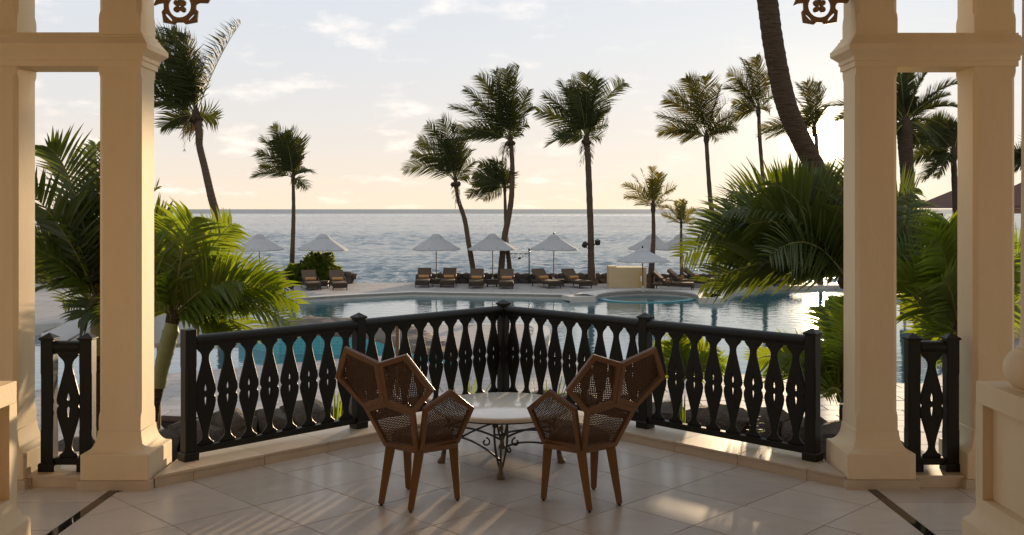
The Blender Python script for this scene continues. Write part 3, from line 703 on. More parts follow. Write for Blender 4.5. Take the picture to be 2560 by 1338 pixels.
while a < R(152):
    w = random.uniform(.32,.62); da = w/PR
    for lv in range(4):
        z = -1.6+lv*.40 if lv < 3 else -.40
        h = .44; c = a+da/2+(lv%2)*.5*da
        put('stone', random.choice(STN), rw, loc=(pc.x+PR*math.cos(c)*1.0, pc.y+PR*math.sin(c), z+random.uniform(-.03,.05)), rot=(random.uniform(-.1,.1), random.uniform(-.1,.1), c+math.pi/2+random.uniform(-.12,.12)), scale=(w*1.06, random.uniform(.42,.6), h+random.uniform(-.03,.06)))
    a += da
soil = [(pc.x+(PR-.05)*math.cos(R(q)), pc.y+(PR-.05)*math.sin(R(q))) for q in range(10, 171, 5)]
struct('planter_soil', MB().prism(soil, -1.7, -.62), M['soil'])
def sea_wall(x0, x1, Y, label, htop=.5, d=.35):
    t = thing('sea_wall', label, 'stone wall', ((x0+x1)/2, Y, ZD), 0, 'low dark stone walls along the sea'); c = (x0+x1)/2
    x = x0
    while x < x1:
        w = random.uniform(.28,.55)
        for lv in range(2):
            hh = htop*.56; put('stone', random.choice(STS), t, loc=(x+w/2-c+(lv*.15), random.uniform(-.04,.04), hh*(.42+lv*.86)), rot=(0, random.uniform(-.05,.05), random.uniform(-.1,.1)), scale=(w*1.12, d*1.3, hh*1.22+random.uniform(-.03,.05)))
        x += w
    MB().box(x0-c, x1-c, -d*.35, d*.35, -.02, htop*.86).build('core', M['rock'], t)
def XP(px, Y): return (px-1280)*Y/F
sea_wall(XP(1040,51), XP(1528,51), 50.9, 'long low stone wall behind the middle loungers', .52)
sea_wall(XP(420,51), XP(872,51), 50.9, 'low stone wall behind the loungers by the round bush', .50)
sea_wall(XP(-60,51), XP(300,51), 50.9, 'low stone wall by the sea seen between the left columns', .50)
sea_wall(XP(1610,51), XP(1965,51), 51.0, 'low stone wall behind the loungers right of the yellow block', .48)
# stone end pier with a projecting cap
t = thing('stone_pier', 'short round stone pier with projecting cap at the end of the wall by the bush', 'stone pier', P(867,709,50.6)*1)
t.location.z = ZD
mb = MB().lathe([(.22,0),(.23,.2),(.21,.4),(.27,.42),(.30,.52),(.27,.60),(.1,.62)], 12); mb.build('body', M['rock'], t)
MB().box(-.42,-.26,-.1,.1,.40,.78).build('stub', M['rock'], t, bevel=.02)

# yellow plaster block with its door and notice
t = thing('yellow_block', 'low yellow plaster block with a yellow door on its right end', 'service block', (XP(1570,48), 48, ZD))
bw = 94*48/F; bh = .98
mb = MB(); mb.rings([sqring(-.08,.6,bw/2-.08,.02,-.02,.6), sqring(-.08,.6,bw/2-.08,.02,bh,.6)]); mb.build('wall', M['yellow'], t, bevel=.01)
MB().box(-.92,-.55,.1,1.0,bh+.001,bh+.05).build('coping', M['yellow'], t, bevel=.008)
dr = MB().box(.515,.605,-.02,.0-.001,.02,.80).build('door', M['yellowdoor'], t)
MB().box(.60,.675,-.022,-.0015,.30,.56).build('notice', M['paper'], t)
MB().box(.74,.90,.06,1.1,-.02,bh-.002).build('end_pier', M['yellow'], t, bevel=.008)

# ------------------------------------------------------------------ parasols
def parasol_parts(t, r, hrim, hapex, seg=8, finial=True, lean=0.0):
    rs = []
    for k in range(7):
        q = k/6; rr = r*(.20+.80*q); z = hapex-(hapex-hrim)*(.16+.84*q)
        ring = []
        for i in range(seg*4):
            a = 2*math.pi*i/(seg*4); s = (i%4)/4; ed = 1-.055*math.sin(math.pi*s)*1.0
            ring.append((rr*math.cos(a+.2)*ed, rr*math.sin(a+.2)*ed, z-.028*q*math.sin(math.pi*s)))
        rs.append(ring)
    n = seg*4
    rs.append([(x, y, z-.05) for x, y, z in rs[-1]])
    MB().rings(rs, cap=False).build('canopy', M['canvas'], t, smooth=True, autosm=12)
    rs = []
    for q in (0,.3,.6,.85,1):
        rr = r*(.02+.27*q); z = hapex+.045-((hapex-hrim)*.27+.02)*q**2.3
        rs.append([(rr*math.cos(2*math.pi*i/n+.2)*(1-.05*math.sin(math.pi*(i%4)/4)), rr*math.sin(2*math.pi*i/n+.2)*(1-.05*math.sin(math.pi*(i%4)/4)), z) for i in range(n)])
    rs.append([(x*1.0, y*1.0, z-.05) for x, y, z in rs[-1]])
    MB().rings(rs, cap=False).build('vent_cap', M['canvas'], t, smooth=True, autosm=25)
    MB().lathe([(.028,0),(.026,hapex)], 10).build('pole', M['pole'], t, smooth=True, autosm=50)
    MB().lathe([(.06,0),(.055,.34),(.035,.36)], 10).build('pole_sleeve', M['coping'], t, smooth=True, autosm=40)
    for i in range(seg):
        a = 2*math.pi*i/seg+.2
        MB().tube([(.03*math.cos(a),.03*math.sin(a),hapex-.06),(r*.98*math.cos(a),r*.98*math.sin(a),hrim+.015)], .010, 5).build('rib', M['pole'], t)
    if finial: MB().lathe([(.015,hapex+.01),(.03,hapex+.06),(.045,hapex+.10),(.03,hapex+.15),(.004,hapex+.18)], 10).build('finial', M['darkwood'], t, smooth=True)
pg = 'white parasols by the sea wall'
um = thing('parasol', 'white parasol with dark ball finial left of the thick palm trunk', 'parasol', (XP(1384,50),50,ZD), .1, pg)
parasol_parts(um, 1.27, 1.80, 2.48)
um2 = thing('parasol', 'white parasol without finial over the leftmost pair of middle loungers', 'parasol', (XP(1091,50.2),50.2,ZD), .35, pg)
parasol_parts(um2, 1.27, 1.80, 2.52, finial=False)
dup(um2, (XP(1232,50.1),50.1,ZD), .0, 'white parasol without finial beside the crossing palm trunks', pg)
dup(um2, (XP(806,50),50,ZD), .15, 'white parasol rising in front of the round bush', pg)
dup(um2, (XP(650,50.2),50.2,ZD), .5, 'white parasol left of the slim palm by the bush', pg)
um3 = dup(um, (XP(1607,45.5),45.5,ZD+.0), .2, 'lower white parasol in front of the yellow block', pg); um3.scale = (.98,.98,.80)
dup(um, (XP(1632,51),51,ZD), .6, 'white parasol half hidden behind a palm trunk right of the yellow block', pg)
dup(um, (XP(1705,51),51,ZD), .2, 'white parasol behind the small palm next to the big fronds', pg)
dup(um2, (XP(2262,38),38,ZD), .2, 'white parasol seen through the gap between the right columns', pg)
for q_ in bpy.data.objects:
    if q_.get('category') == 'parasol': q_.rotation_euler[0] = random.uniform(-.025,.025); q_.rotation_euler[1] = random.uniform(-.03,.03)
nu = thing('parasol', 'large white parasol below the terrace behind the left column', 'parasol', (XP(397,12.9),12.9,ZD), .1); nu['group'] = pg
parasol_parts(nu, 1.40, 2.24, 2.80)

# ------------------------------------------------------------------ loungers, towels and small tables
def lounger(t, back=R(40)):
    W, Ln = .70, 1.30
    mb = MB()
    for s in (-1, 1):
        x = s*(W/2-.03); mb.box(x-.03,x+.03,-Ln,.62,.20,.30)
        mb.tube([(s*W/2,-.35,.30),(s*W/2,-.30,.50),(s*W/2,.10,.56),(s*W/2,.30,.50)], .022, 6)
    mb.box(-W/2+.031,W/2-.031,-Ln+.001,-Ln+.05,.12,.30); mb.box(-W/2+.031,W/2-.031,.0,.05,.20,.28)
    mb.build('frame', M['rattan'], t)
    for x in (-1, 1):
        for y in (-Ln+.06, .5): MB().bar((x*(W/2-.03),y,.20),(x*(W/2-.03),y,0),.045,.045,w2=.03,h2=.03).build('leg', M['rattan'], t)
    MB().box(-W/2+.02,W/2-.02,-Ln+.01,.02,.301,.375).build('mattress', M['mattress'], t, bevel=.02)
    u = Vector((0,math.cos(back),math.sin(back))); n = Vector((0,-math.sin(back),math.cos(back))); o = Vector((0,.03,.33)); ww = W/2-.01
    for nm, d0, d1, L0, L1, m in (('backrest', -.035,0,0,.70,'rattan'), ('back_cushion',.002,.085,.03,.74,'mattress')):
        vs = [o+Vector((sx*ww,0,0))+u*l+n*d for l in (L0,L1) for d in (d0,d1) for sx in (-1,1)]
        MB().add(vs, [(0,1,3,2),(4,6,7,5),(0,4,5,1),(2,3,7,6),(0,2,6,4),(1,5,7,3)]).build(nm, M[m], t, bevel=.018)
    MB().bar((0,.32,.26),(0,.06+.45*math.cos(back),.30+.45*math.sin(back)),.03).build('strut', M['rattan'], t)
def towel(t):
    pts = []
    mb = MB()
    for x0, x1 in ((-.25,.25),):
        mb.rings([[(x, .085*math.cos(a)*k, .085*math.sin(a)*k) for a in [2*math.pi*i/14 for i in range(14)]] for x, k in ((x0-.006,.75),(x0,.97),(x0+.1,1.03),(0,1.0),(x1-.1,1.04),(x1,.97),(x1+.006,.75))])
    o = mb.build('towel', M['towel'], None, smooth=True, autosm=50); return o
def sidetable(t):
    MB().box(-.26,.26,-.24,.24,.33,.37).build('table_top', M['rattan'], t, bevel=.006)
    MB().box(-.24,.24,-.22,.22,.12,.3295).build('skirt', M['rattan'], t)
    for x in (-1,1):
        for y in (-1,1): MB().bar((x*.22,y*.20,.12),(x*.22,y*.20,0),.035).build('leg', M['rattan'], t)
lg = 'loungers set out along the sea wall'; tg = 'rolled orange towels on the loungers'; sg_ = 'small dark tables between the loungers'
base = None; tw0 = None; sb0 = None
LN = [(1060,49.2,.02,'first lounger from the left of the middle row'),(1123,49.2,-.02,'lounger left of the leaning palm trunk by the low wall'),
      (1192,48.6,.0,'lounger at the foot of the leaning palm'),(1267,48.4,-.02,'lounger at the foot of the crossing palms'),
      (1357,48.6,.45,'turned lounger left of the table beside the thick palm trunk'),(1432,48.6,.45,'turned lounger against the thick palm trunk'),
      (843,47.5,.28,'lounger in front of the stone pier at the wall end'),(775,47.5,.35,'lounger under the round bush'),(700,46.5,.45,'lounger half covered by bright palm leaves by the pool handrail'),
      (1665,46.8,1.25,'side-on lounger nearest the yellow block'),(1700,48.6,1.2,'side-on lounger behind the small palm'),(1738,49.6,1.1,'side-on lounger at the edge of the big fronds'),
      (1830,49.3,.6,'lounger seen through the fronds, left one'),(1880,49.3,.5,'lounger seen through the fronds, middle one'),(1945,49.3,.5,'lounger seen through the fronds, right one'),
      (165,48.8,.2,'lounger by the sea seen between the left columns')]
for i, (px, Y, rz, lab) in enumerate(LN):
    loc = (XP(px,Y), Y, ZD)
    if i == 0: base = thing('sun_lounger', 'dark rattan '+lab, 'lounger', loc, rz, lg); lounger(base); o = base
    else: o = dup(base, loc, rz, 'dark rattan '+lab, lg)
    if i < 12:
        q = Vector((0,-.08,.465)); q.rotate(Matrix.Rotation(rz,3,'Z').to_euler()) if False else None
        q = Matrix.Rotation(rz,3,'Z')@Vector((0,-.075,.462))
        if tw0 is None: tw0 = towel(None); w_ = tw0
        else: w_ = tw0.copy(); COL.objects.link(w_)
        w_.location = Vector(loc)+q; w_.rotation_euler = (0,0,rz); tag(w_, 'rolled orange towel on the '+lab, 'towel', tg)
for px, Y, lab in ((1093,48.9,'small dark table under the parasol left of the leaning palm'),(1230,48.5,'small dark table between the two palm foot loungers'),(1397,48.6,'small dark table between the turned loungers'),(808,47.5,'small dark table in front of the round bush')):
    loc = (XP(px,Y),Y,ZD)
    if sb0 is None: sb0 = thing('side_table', lab, 'side table', loc, .1, sg_); sidetable(sb0)
    else: dup(sb0, loc, .1, lab, sg_)
# loungers right below the terrace, seen from behind their backs
for px, Y, z_, rz, lab in ((505,14.6,ZD,2.95,'dark rattan lounger on the near deck behind the left railing post'),(1800,14.2,ZD,3.3,'dark rattan lounger below the right railing section'),(1925,13.6,ZD,3.5,'dark rattan lounger below the rightmost balusters'),(1095,15.8,ZD,2.7,'dark rattan lounger below the railing left of the table'),(2060,13.4,ZD,3.4,'dark rattan lounger between the right post and the column')):
    dup(base, (XP(px,Y),Y,z_), rz, lab, 'loungers below the terrace')

# pool handrail, posts
t = thing('pool_handrail', 'bent steel handrail at the pool edge under the palm leaves', 'handrail', G(716,762,ZD))
for s in (-1, 1):
    MB().tube([(-.75,s*.3,0),(-.75,s*.3,.62),(-.70,s*.3,.70),(-.1,s*.3,.66),(.05,s*.3,.60),(.42,s*.3,-.3)], .022, 8).build('rail', M['steel'], t, smooth=True)
t = thing('timber_post', 'brown timber post standing beyond the railing left of centre', 'post', G(994,905,ZD)+Vector((0,-6,0)))
t.location = (XP(994,17.5),17.5,ZD); MB().bar((0,0,0),(0,0,1.72),.062).build('shaft', M['pole'], t, bevel=.005); MB().box(-.04,.04,-.04,.04,1.7205,1.75).build('cap', M['pole'], t)
t = thing('gate_post', 'iron post with a scrolled side arm beside the crossing palm trunks', 'iron post', (XP(1323,50.6),50.6,ZD))
k = 50.6/F
MB().lathe([(.035,0),(.032,1.62),(.05,1.64),(.03,1.68),(.065,1.73),(.05,1.79),(.01,1.83)], 10).build('shaft', M['iron'], t, smooth=True, autosm=40)
mb = MB().tube([(0,0,1.55),(-49*k,0,1.55)], .018, 6); mb.build('arm', M['iron'], t)
mb = MB()
for c0 in (-.12,-.40,-.68,-.90):
    mb.tube([(c0+.10*(1-.07*q)*math.cos(q+1.5), 0, 1.43+.10*(1-.07*q)*math.sin(q+1.5)) for q in [j*.45 for j in range(16)]], .010, 5)
for c0 in (-.2,-.62): mb.tube([(c0,0,1.54),(c0-.1,0,1.38),(c0-.2,0,1.28),(c0-.28,0,1.30)], .010, 5)
mb.build('scrollwork', M['iron'], t)
MB().lathe([(.01,1.36),(.07,1.34),(.09,1.29),(.06,1.25),(.01,1.24)], 8, (-.5,0,0)).build('lantern', M['iron'], t)

# ------------------------------------------------------------------ palms
def bez(a, b, c, t): return a*(1-t)**2+b*2*t*(1-t)+c*t*t
def frond_mesh(a, b, c, n, Lm, wd, droop, wind, mat, seed, fwd=.75, segs=2, curl=0, rr=.02, fold=.35, bare=.14, keep=1.0, roll=.8):
    rnd = random.Random(seed); mb = MB(); vs = []; fs = []
    Z = Vector((0,0,1))
    for i in range(n):
        t = bare+(1-bare)*((i+.5)/n); p = bez(a,b,c,t)
        T = ((b-a)*2*(1-t)+(c-b)*2*t).normalized(); S = T.cross(Z)
        Sc = T.cross(Vector((0,1,0))); Sc = Sc.normalized() if Sc.length > .05 else Vector((1,0,0))
        if S.length < .05: S = Vector((0,1,0))
        S = S.normalized()*math.cos(roll) + Sc*math.sin(roll); S = (S-T*S.dot(T)).normalized(); U = S.cross(T).normalized()
        prof = (math.sin(math.pi*min(1,(t*.86+.12)))**.55)
        for sd in (-1, 1):
            if rnd.random() > keep: continue
            L = Lm*prof*rnd.uniform(.82,1.12); f = fwd*(.55+.9*t)+rnd.uniform(-.12,.12)
            d = (S*sd*1.0 + T*f + U*(fold+rnd.uniform(-.18,.18))).normalized()
            w = wd*(.7+.3*prof)*rnd.uniform(.8,1.15); q = p.copy(); prev = None
            fl = d.cross(U).normalized() if rnd.random() < .5 else d.cross((U+S*.5*sd)).normalized()
            step = L/segs
            for k in range(segs+1):
                ww = w*(.55,1.0,.62,.03)[k] if segs == 3 else w*(.8,.85,.03)[k]
                l, r = q-fl*ww/2, q+fl*ww/2; o = len(vs)
                if k == segs: vs.append(q.copy()); 
                else: vs += [l, r]
                if prev is not None:
                    fs.append((prev, prev+1, o) if k == segs else (prev, prev+1, o+1, o))
                prev = o; d = (d + Vector((0,0,-droop))*(.4+.6*k) + wind*(.5+.5*k)).normalized(); q = q+d*step
    mb.add(vs, fs)
    m = mb.mesh('frond', mat, True)
    m.materials.append(M['rachis'])
    st = MB().tube([bez(a,b,c,t/8) for t in range(9)], [rr*(1-.85*t/8) for t in range(9)], 5)
    o = len(m.vertices); bm = bmesh.new(); bm.from_mesh(m)
    nv = [bm.verts.new(p) for p in st.v]
    for f in st.f:
        ff = bm.faces.new([nv[i] for i in f]); ff.material_index = 1; ff.smooth = True
    bm.to_mesh(m); bm.free(); return m
PID = [0]
def palm(label, Y, trunk, crown, tips, leafm, base_z=ZD, Lm=.95, wd=.055, n=32, droop=.26, wind=(-.34,0,0), extra=4, arch=.26, segs=2, fold=.35, trm=None, rr=.022, group=None, cat='palm tree', shaft=None, depth=.35, fwd=.80, seedo=0, nuts=False, kind='palm_tree', bare=.14, rolls=(.35,1.25)):
    PID[0] += 1; rnd = random.Random(PID[0]*101+seedo); rt = random.Random(PID[0])
    pts = [P(x, y, Y) for x, y, w in trunk]; rad = [w*Y/F/2*(.80 if Y > 30 else .88) for x, y, w in trunk]
    base = Vector((pts[-1].x, Y, base_z)); t = thing(kind, label, cat, base, 0, group)
    # smooth trunk through the measured points
    pp, rd = [], []
    for i in range(len(pts)-1):
        p0, p1, p2, p3 = pts[max(i-1,0)], pts[i], pts[i+1], pts[min(i+2,len(pts)-1)]
        ns = 6 if Y > 36 else max(6, int((pts[i+1]-pts[i]).length/.035))
        for s in range(ns):
            u = s/ns; pp.append(.5*((2*p1)+(p2-p0)*u+(2*p0-5*p1+4*p2-p3)*u*u+(3*p1-p0-3*p2+p3)*u**3)-base); rd.append((rad[i]*(1-u)+rad[i+1]*u)*((1+.05*math.sin(s*2.1+i)) if Y > 36 else (1+.055*((s*.25+rt.uniform(-.1,.1))%1-.5)+rt.uniform(-.012,.012))))
    pp.append(pts[-1]-base); rd.append(rad[-1]*1.15)
    if pts[-1].z > base_z+.05: pp.append(Vector((pp[-1].x, 0, 0))); rd.append(rad[-1]*1.25)
    MB().tube(pp, rd, 12).build('trunk', trm or M['trunk'], t, smooth=True)
    C = P(crown[0], crown[1], Y)-base
    if shaft:
        q, qr = [], []
        for i in range(len(shaft)-1):
            for j in range(8):
                u = j/8; q.append(P(*[shaft[i][k]*(1-u)+shaft[i+1][k]*u for k in (0,1)], Y)-base); qr.append((shaft[i][2]*(1-u)+shaft[i+1][2]*u)*Y/F/2*(1.06 if j % 4 == 0 else 1))
        MB().tube(q, qr, 14).build('crownshaft', M['crownshaft'], t, smooth=True)
    if nuts:
        for k in range(6):
            a = k*1.05+rnd.random(); MB().lathe([(.02,-.12),(.09,-.06),(.11,.02),(.06,.10),(.01,.12)], 8, C+Vector((.16*math.cos(a),.16*math.sin(a),-.16+.08*rnd.random()))).build('coconut', M['darktrunk'], t, smooth=True)
    ck = min(1, Y/40); rc = min(rad[0], .16)
    MB().lathe([(rc*.9,-.35*ck),(rc*1.45,-.12*ck),(rc*1.2,.12*ck),(.02,.45*ck)], 10, C).build('crown_base', M['darktrunk'], t, smooth=True)
    tl = []
    for x, y in tips:
        d = P(x, y, Y)-base-C; L = d.length; tl.append(d+Vector((0, rnd.uniform(-depth,depth)*L, 0)))
    Lmean = sum(v.length for v in tl)/len(tl)
    for k in range(extra):
        v = rnd.choice(tl).copy(); v.x += rnd.uniform(-.25,.25)*Lmean; v.z += rnd.uniform(-.3,.12)*Lmean; v.y += rnd.choice((-1,1))*rnd.uniform(.3,.75)*Lmean; tl.append(v*rnd.uniform(.75,1))
    for k, v in enumerate(tl):
        L = v.length; mid = v*.46+Vector((0,0,arch*L*rnd.uniform(.6,1.5)))
        w = Vector(wind)*rnd.uniform(.7,1.3)
        m = frond_mesh(C.copy(), C+mid, C+v, max(12, int(n*min(1.15, L/Lmean))), Lm*min(1.1,.55+.45*L/Lmean), wd, droop, w, leafm, PID[0]*1000+k, fwd, segs, 0, rr, fold, bare, .96, rnd.uniform(*rolls)*rnd.choice((-1,1)))
        put('frond', m, t)
    if nuts:      # old fronds hanging against the stem
        for k in range(4):
            L = Lmean*rnd.uniform(.35,.6); v = Vector((rnd.uniform(-.5,.25), rnd.uniform(-.4,.4), -1)).normalized()*L
            m = frond_mesh(C.copy(), C+Vector((v.x*.9,v.y*.9,.12*L)), C+v, 16, Lm*.45, wd*.7, .5, Vector((-.1,0,0)), M['dead_leaf'], PID[0]*1000+500+k, .9, segs, 0, rr*.8, fold, .3, .7, .6)
            put('dead_frond', m, t)
    return t
cg = 'wind-blown coconut palms by the sea'
CK = dict(leafm=M['coconut_leaf'], group=cg)
palm('tall leaning coconut palm with one frond flung up to the right, beside the left column', 36, [(492,288,22),(498,330,25),(499,365,22),(512,420,23),(528,490,25),(542,545,27),(552,620,28),(558,720,30)], (490,290),
     [(395,262),(350,215),(330,170),(345,120),(392,95),(430,78),(470,92),(510,140),(545,300),(410,320),(605,62),(390,180),(450,150)], Lm=1.15, wd=.06, n=46, nuts=True, **CK)
palm('short coconut palm swept left, standing in the round bush', 50.6, [(733,455,10),(734,520,12),(733,580,14),(729,690,17)], (733,446),
     [(628,437),(640,382),(655,345),(690,318),(722,325),(747,345),(757,390),(760,430),(752,468),(650,412),(690,350),(712,335),(770,470)], Lm=.9, **CK)
palm('leaning coconut palm, leftmost of the three beside the parasols', 50.4, [(1140,462,10),(1146,500,13),(1162,550,15),(1172,610,16),(1186,690,18)], (1139,455),
     [(1010,427),(1030,385),(1045,350),(1072,315),(1105,300),(1135,312),(1178,375),(1187,402),(1172,440),(1058,402),(1150,340),(1090,330)], Lm=.95, nuts=True, **CK)
palm('tall coconut palm, highest of the group beside the parasols', 50.3, [(1278,362,13),(1281,420,15),(1279,490,17),(1272,540,18),(1262,590,20),(1256,640,19),(1251,700,22)], (1276,352),
     [(1130,270),(1138,325),(1160,348),(1165,228),(1200,195),(1240,178),(1265,180),(1298,170),(1322,228),(1331,270),(1318,312),(1190,250),(1305,335),(1230,215),(1285,200)], Lm=1.1, n=40, nuts=True, **CK)
palm('low coconut palm crossing the tall one behind the parasols', 50.9, [(1262,478,8),(1264,540,11),(1266,600,14),(1272,650,15),(1277,700,17)], (1262,470),
     [(1170,490),(1192,502),(1183,440),(1200,410),(1230,400),(1255,402),(1277,430),(1284,470),(1215,420),(1180,462)], Lm=.75, **CK)
pk = palm('thick-trunked coconut palm with two floodlights on its stem', 49.6, [(1467,358,16),(1471,420,19),(1474,500,20),(1477,580,20),(1478,650,21),(1480,708,28)], (1466,350),
     [(1343,283),(1360,240),(1400,205),(1430,192),(1462,193),(1490,205),(1565,203),(1527,268),(1517,312),(1385,332),(1400,350),(1503,345),(1440,250),(1420,225),(1475,230)], Lm=1.1, n=40, nuts=True, **CK)
for sx, x, y, rz in ((-1,1462,612,.6),(1,1494,606,-.2)):
    q = P(x, y, 49.4)
    f = MB().box(-.10,.10,-.10,.10,-.13,.13).build('floodlight', M['iron'], None, bevel=.015); f.location = q; f.rotation_euler = (.3, rz, sx*.6)
    tag(f, 'black floodlight clamped to the %s side of the thick palm trunk' % ('left' if sx < 0 else 'right'), 'floodlight', 'floodlights on the thick palm trunk')
    b_ = MB().bar((0,0,0), (-sx*.22,.0,-.08), .04).build('bracket', M['iron'], f)
YK = dict(leafm=M['lit_leaf'], group=cg, wd=.045, rolls=(.1,.9))
palm('yellow-green coconut palm beside the yellow block', 47.2, [(1633,525,11),(1634,590,13),(1631,640,17),(1626,712,22)], (1633,518),
     [(1556,462),(1562,492),(1580,440),(1605,425),(1630,418),(1660,440),(1692,470),(1680,502),(1590,512),(1665,518),(1645,435)], Lm=.62, n=30, extra=2, wind=(-.12,0,0), **YK)
palm('small young palm right of the yellow-green palm', 48.8, [(1703,565,6),(1703,610,9),(1704,690,11)], (1703,560),
     [(1653,536),(1665,515),(1690,503),(1715,503),(1742,525),(1737,548),(1668,556),(1732,562),(1703,500)], Lm=.36, n=20, extra=1, wind=(-.05,0,0), **YK)
palm('tall slim coconut palm left of the big leaning trunk', 52.5, [(1766,352,13),(1770,420,13),(1776,500,15),(1784,570,17),(1787,720,19)], (1766,345),
     [(1640,290),(1660,250),(1682,220),(1710,200),(1735,192),(1760,195),(1800,215),(1830,250),(1836,290),(1817,330),(1670,332),(1705,352),(1800,348),(1725,240)], base_z=ZD-.3, Lm=1.05, n=38, **{**CK, 'leafm': M['warm_leaf']})
palm('slender coconut palm just left of the leaning trunk', 53, [(1897,285,11),(1899,340,12),(1905,420,12),(1911,500,13),(1916,720,16)], (1896,276),
     [(1815,218),(1828,177),(1850,152),(1880,150),(1902,145),(1920,190),(1938,235),(1926,272),(1830,262),(1860,288),(1845,200)], base_z=ZD-.3, Lm=.9, **{**CK, 'leafm': M['warm_leaf']})
palm('coconut palm half hidden behind the leaning trunk by the sun', 50, [(2040,335,12),(2046,450,13),(2052,720,16)], (2036,325),
     [(1985,250),(1992,215),(2020,205),(2043,210),(2057,225),(1904,322),(1908,348),(2064,285),(1965,312),(2000,300)], base_z=ZD-.3, Lm=.9, **{**CK, 'leafm': M['warm_leaf']})
palm('date palm with stiff fronds seen between the right columns', 34, [(2262,306,40),(2262,330,50),(2264,380,44),(2268,440,42),(2272,560,44),(2274,760,48)], (2262,308),
     [(2068,262),(2078,302),(2110,235),(2150,195),(2195,150),(2245,130),(2330,165),(2392,208),(2400,270),(2382,318),(2170,335),(2200,385),(2340,365),(2290,145),(2322,400),(2300,240),(2360,240)], M['coconut_leaf'], Lm=.45, wd=.045, n=60, wind=(-.02,0,0), droop=.05, fwd=1.0, rr=.03, group='date palms', trm=M['darktrunk'], extra=9)
palm('lower palm behind the date palm, next to the outer right column', 38, [(2384,392,18),(2386,450,18),(2390,560,20),(2392,740,22)], (2385,382),
     [(2285,345),(2290,402),(2310,312),(2340,295),(2390,288),(2424,320),(2440,382),(2330,440),(2300,330),(2420,430),(2360,310)], M['coconut_leaf'], Lm=.7, wd=.05, n=42, wind=(-.05,0,0), droop=.12, group='date palms', trm=M['darktrunk'])
palm('palm at the far right edge beside the tiled roof', 40, [(2572,410,15),(2574,560,16),(2576,740,18)], (2572,400),
     [(2532,378),(2538,425),(2560,350),(2610,360),(2620,410),(2600,330),(2530,405)], M['coconut_leaf'], Lm=.7, n=30, wind=(-.05,0,0), group='date palms')
palm('massive leaning palm trunk crossing the sky in front of the sun', 15, [(1880,-190,56),(1900,-90,58),(1918,0,60),(1930,90,60),(1946,180,60),(1968,270,60),(2003,350,58),(2043,430,58),(2085,520,58),(2128,620,60),(2162,760,64),(2180,900,68),(2190,1080,80)], (1878,-210),
     [(1760,-420),(1820,-480),(1900,-500),(1990,-460),(2030,-380),(1720,-330),(2060,-300),(1700,-260),(1940,-440)], M['coconut_leaf'], Lm=.45, wd=.045, n=34, wind=(-.1,0,0), droop=.05, trm=M['darktrunk'], extra=3)

# near palms under the terrace edge
NG = 'lush palms planted below the terrace'
NK = dict(Lm=.56, wd=.046, n=27, droop=.13, segs=3, fold=.42, wind=(-.03,0,0), rr=.016, group=NG, trm=M['darktrunk'], arch=.30, depth=.40, bare=.10, rolls=(.5,1.45))
palm('bright green palm with a pale crownshaft between the left column and the railing', 10.9, [(398,965,30),(388,1010,30),(378,1080,34),(372,1160,36)], (432,795),
     [(575,560),(505,545),(430,555),(385,600),(615,700),(705,712),(748,760),(735,830),(660,860),(345,660),(330,760),(530,640),(560,850),(470,640),(620,770)], M['palm_leaf'], base_z=-1.5,
     shaft=[(434,785,22),(427,830,40),(414,880,40),(402,930,36),(397,975,32)], extra=4, **{**NK, 'Lm': .48, 'droop': .2})
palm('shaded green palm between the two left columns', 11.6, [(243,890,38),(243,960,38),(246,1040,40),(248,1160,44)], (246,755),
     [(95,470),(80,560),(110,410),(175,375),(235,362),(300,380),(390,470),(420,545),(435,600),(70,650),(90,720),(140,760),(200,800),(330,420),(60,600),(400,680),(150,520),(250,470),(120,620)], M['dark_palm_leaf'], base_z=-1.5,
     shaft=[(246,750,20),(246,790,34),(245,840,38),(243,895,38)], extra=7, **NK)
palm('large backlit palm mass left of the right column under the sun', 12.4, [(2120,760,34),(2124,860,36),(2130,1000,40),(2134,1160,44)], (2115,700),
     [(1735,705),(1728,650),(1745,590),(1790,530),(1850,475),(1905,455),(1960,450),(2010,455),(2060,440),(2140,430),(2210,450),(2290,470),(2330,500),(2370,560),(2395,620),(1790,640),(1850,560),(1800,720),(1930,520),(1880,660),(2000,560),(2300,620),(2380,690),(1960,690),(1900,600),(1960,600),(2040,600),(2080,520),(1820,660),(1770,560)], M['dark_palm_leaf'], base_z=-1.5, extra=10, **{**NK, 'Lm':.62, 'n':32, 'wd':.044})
palm('green palm seen between the right columns behind the short railing', 11.8, [(2402,850,30),(2404,960,32),(2406,1150,36)], (2396,822),
     [(2240,700),(2262,640),(2300,590),(2345,560),(2400,560),(2460,600),(2520,680),(2545,760),(2250,780),(2280,850),(2300,720),(2330,650),(2540,620),(2330,900),(2480,880),(2350,760)], M['palm_leaf'], base_z=-1.5, extra=5, **NK)
palm('low fan of green fronds right of the right railing post', 10.6, [(2108,1010,22),(2108,1080,24),(2108,1130,26)], (2104,985),
     [(2068,770),(2092,735),(2120,760),(2000,890),(1945,885),(1895,915),(1920,950),(2010,920),(2160,820),(2200,860),(2070,900),(1965,905),(2095,800),(2075,930),(2040,960),(2090,870),(2020,940)], M['palm_leaf'], base_z=-1.0, extra=4, **{**NK, 'Lm':.34, 'n':26, 'wd':.036})
palm('low palm clump behind the right balusters', 11.9, [(1700,985,14),(1700,1030,16),(1700,1060,16)], (1700,960),
     [(1640,880),(1668,850),(1700,838),(1740,855),(1790,870),(1810,910),(1650,930),(1760,900)], M['palm_leaf'], base_z=-1.0, extra=1, **{**NK, 'Lm':.28, 'n':22, 'wd':.03})

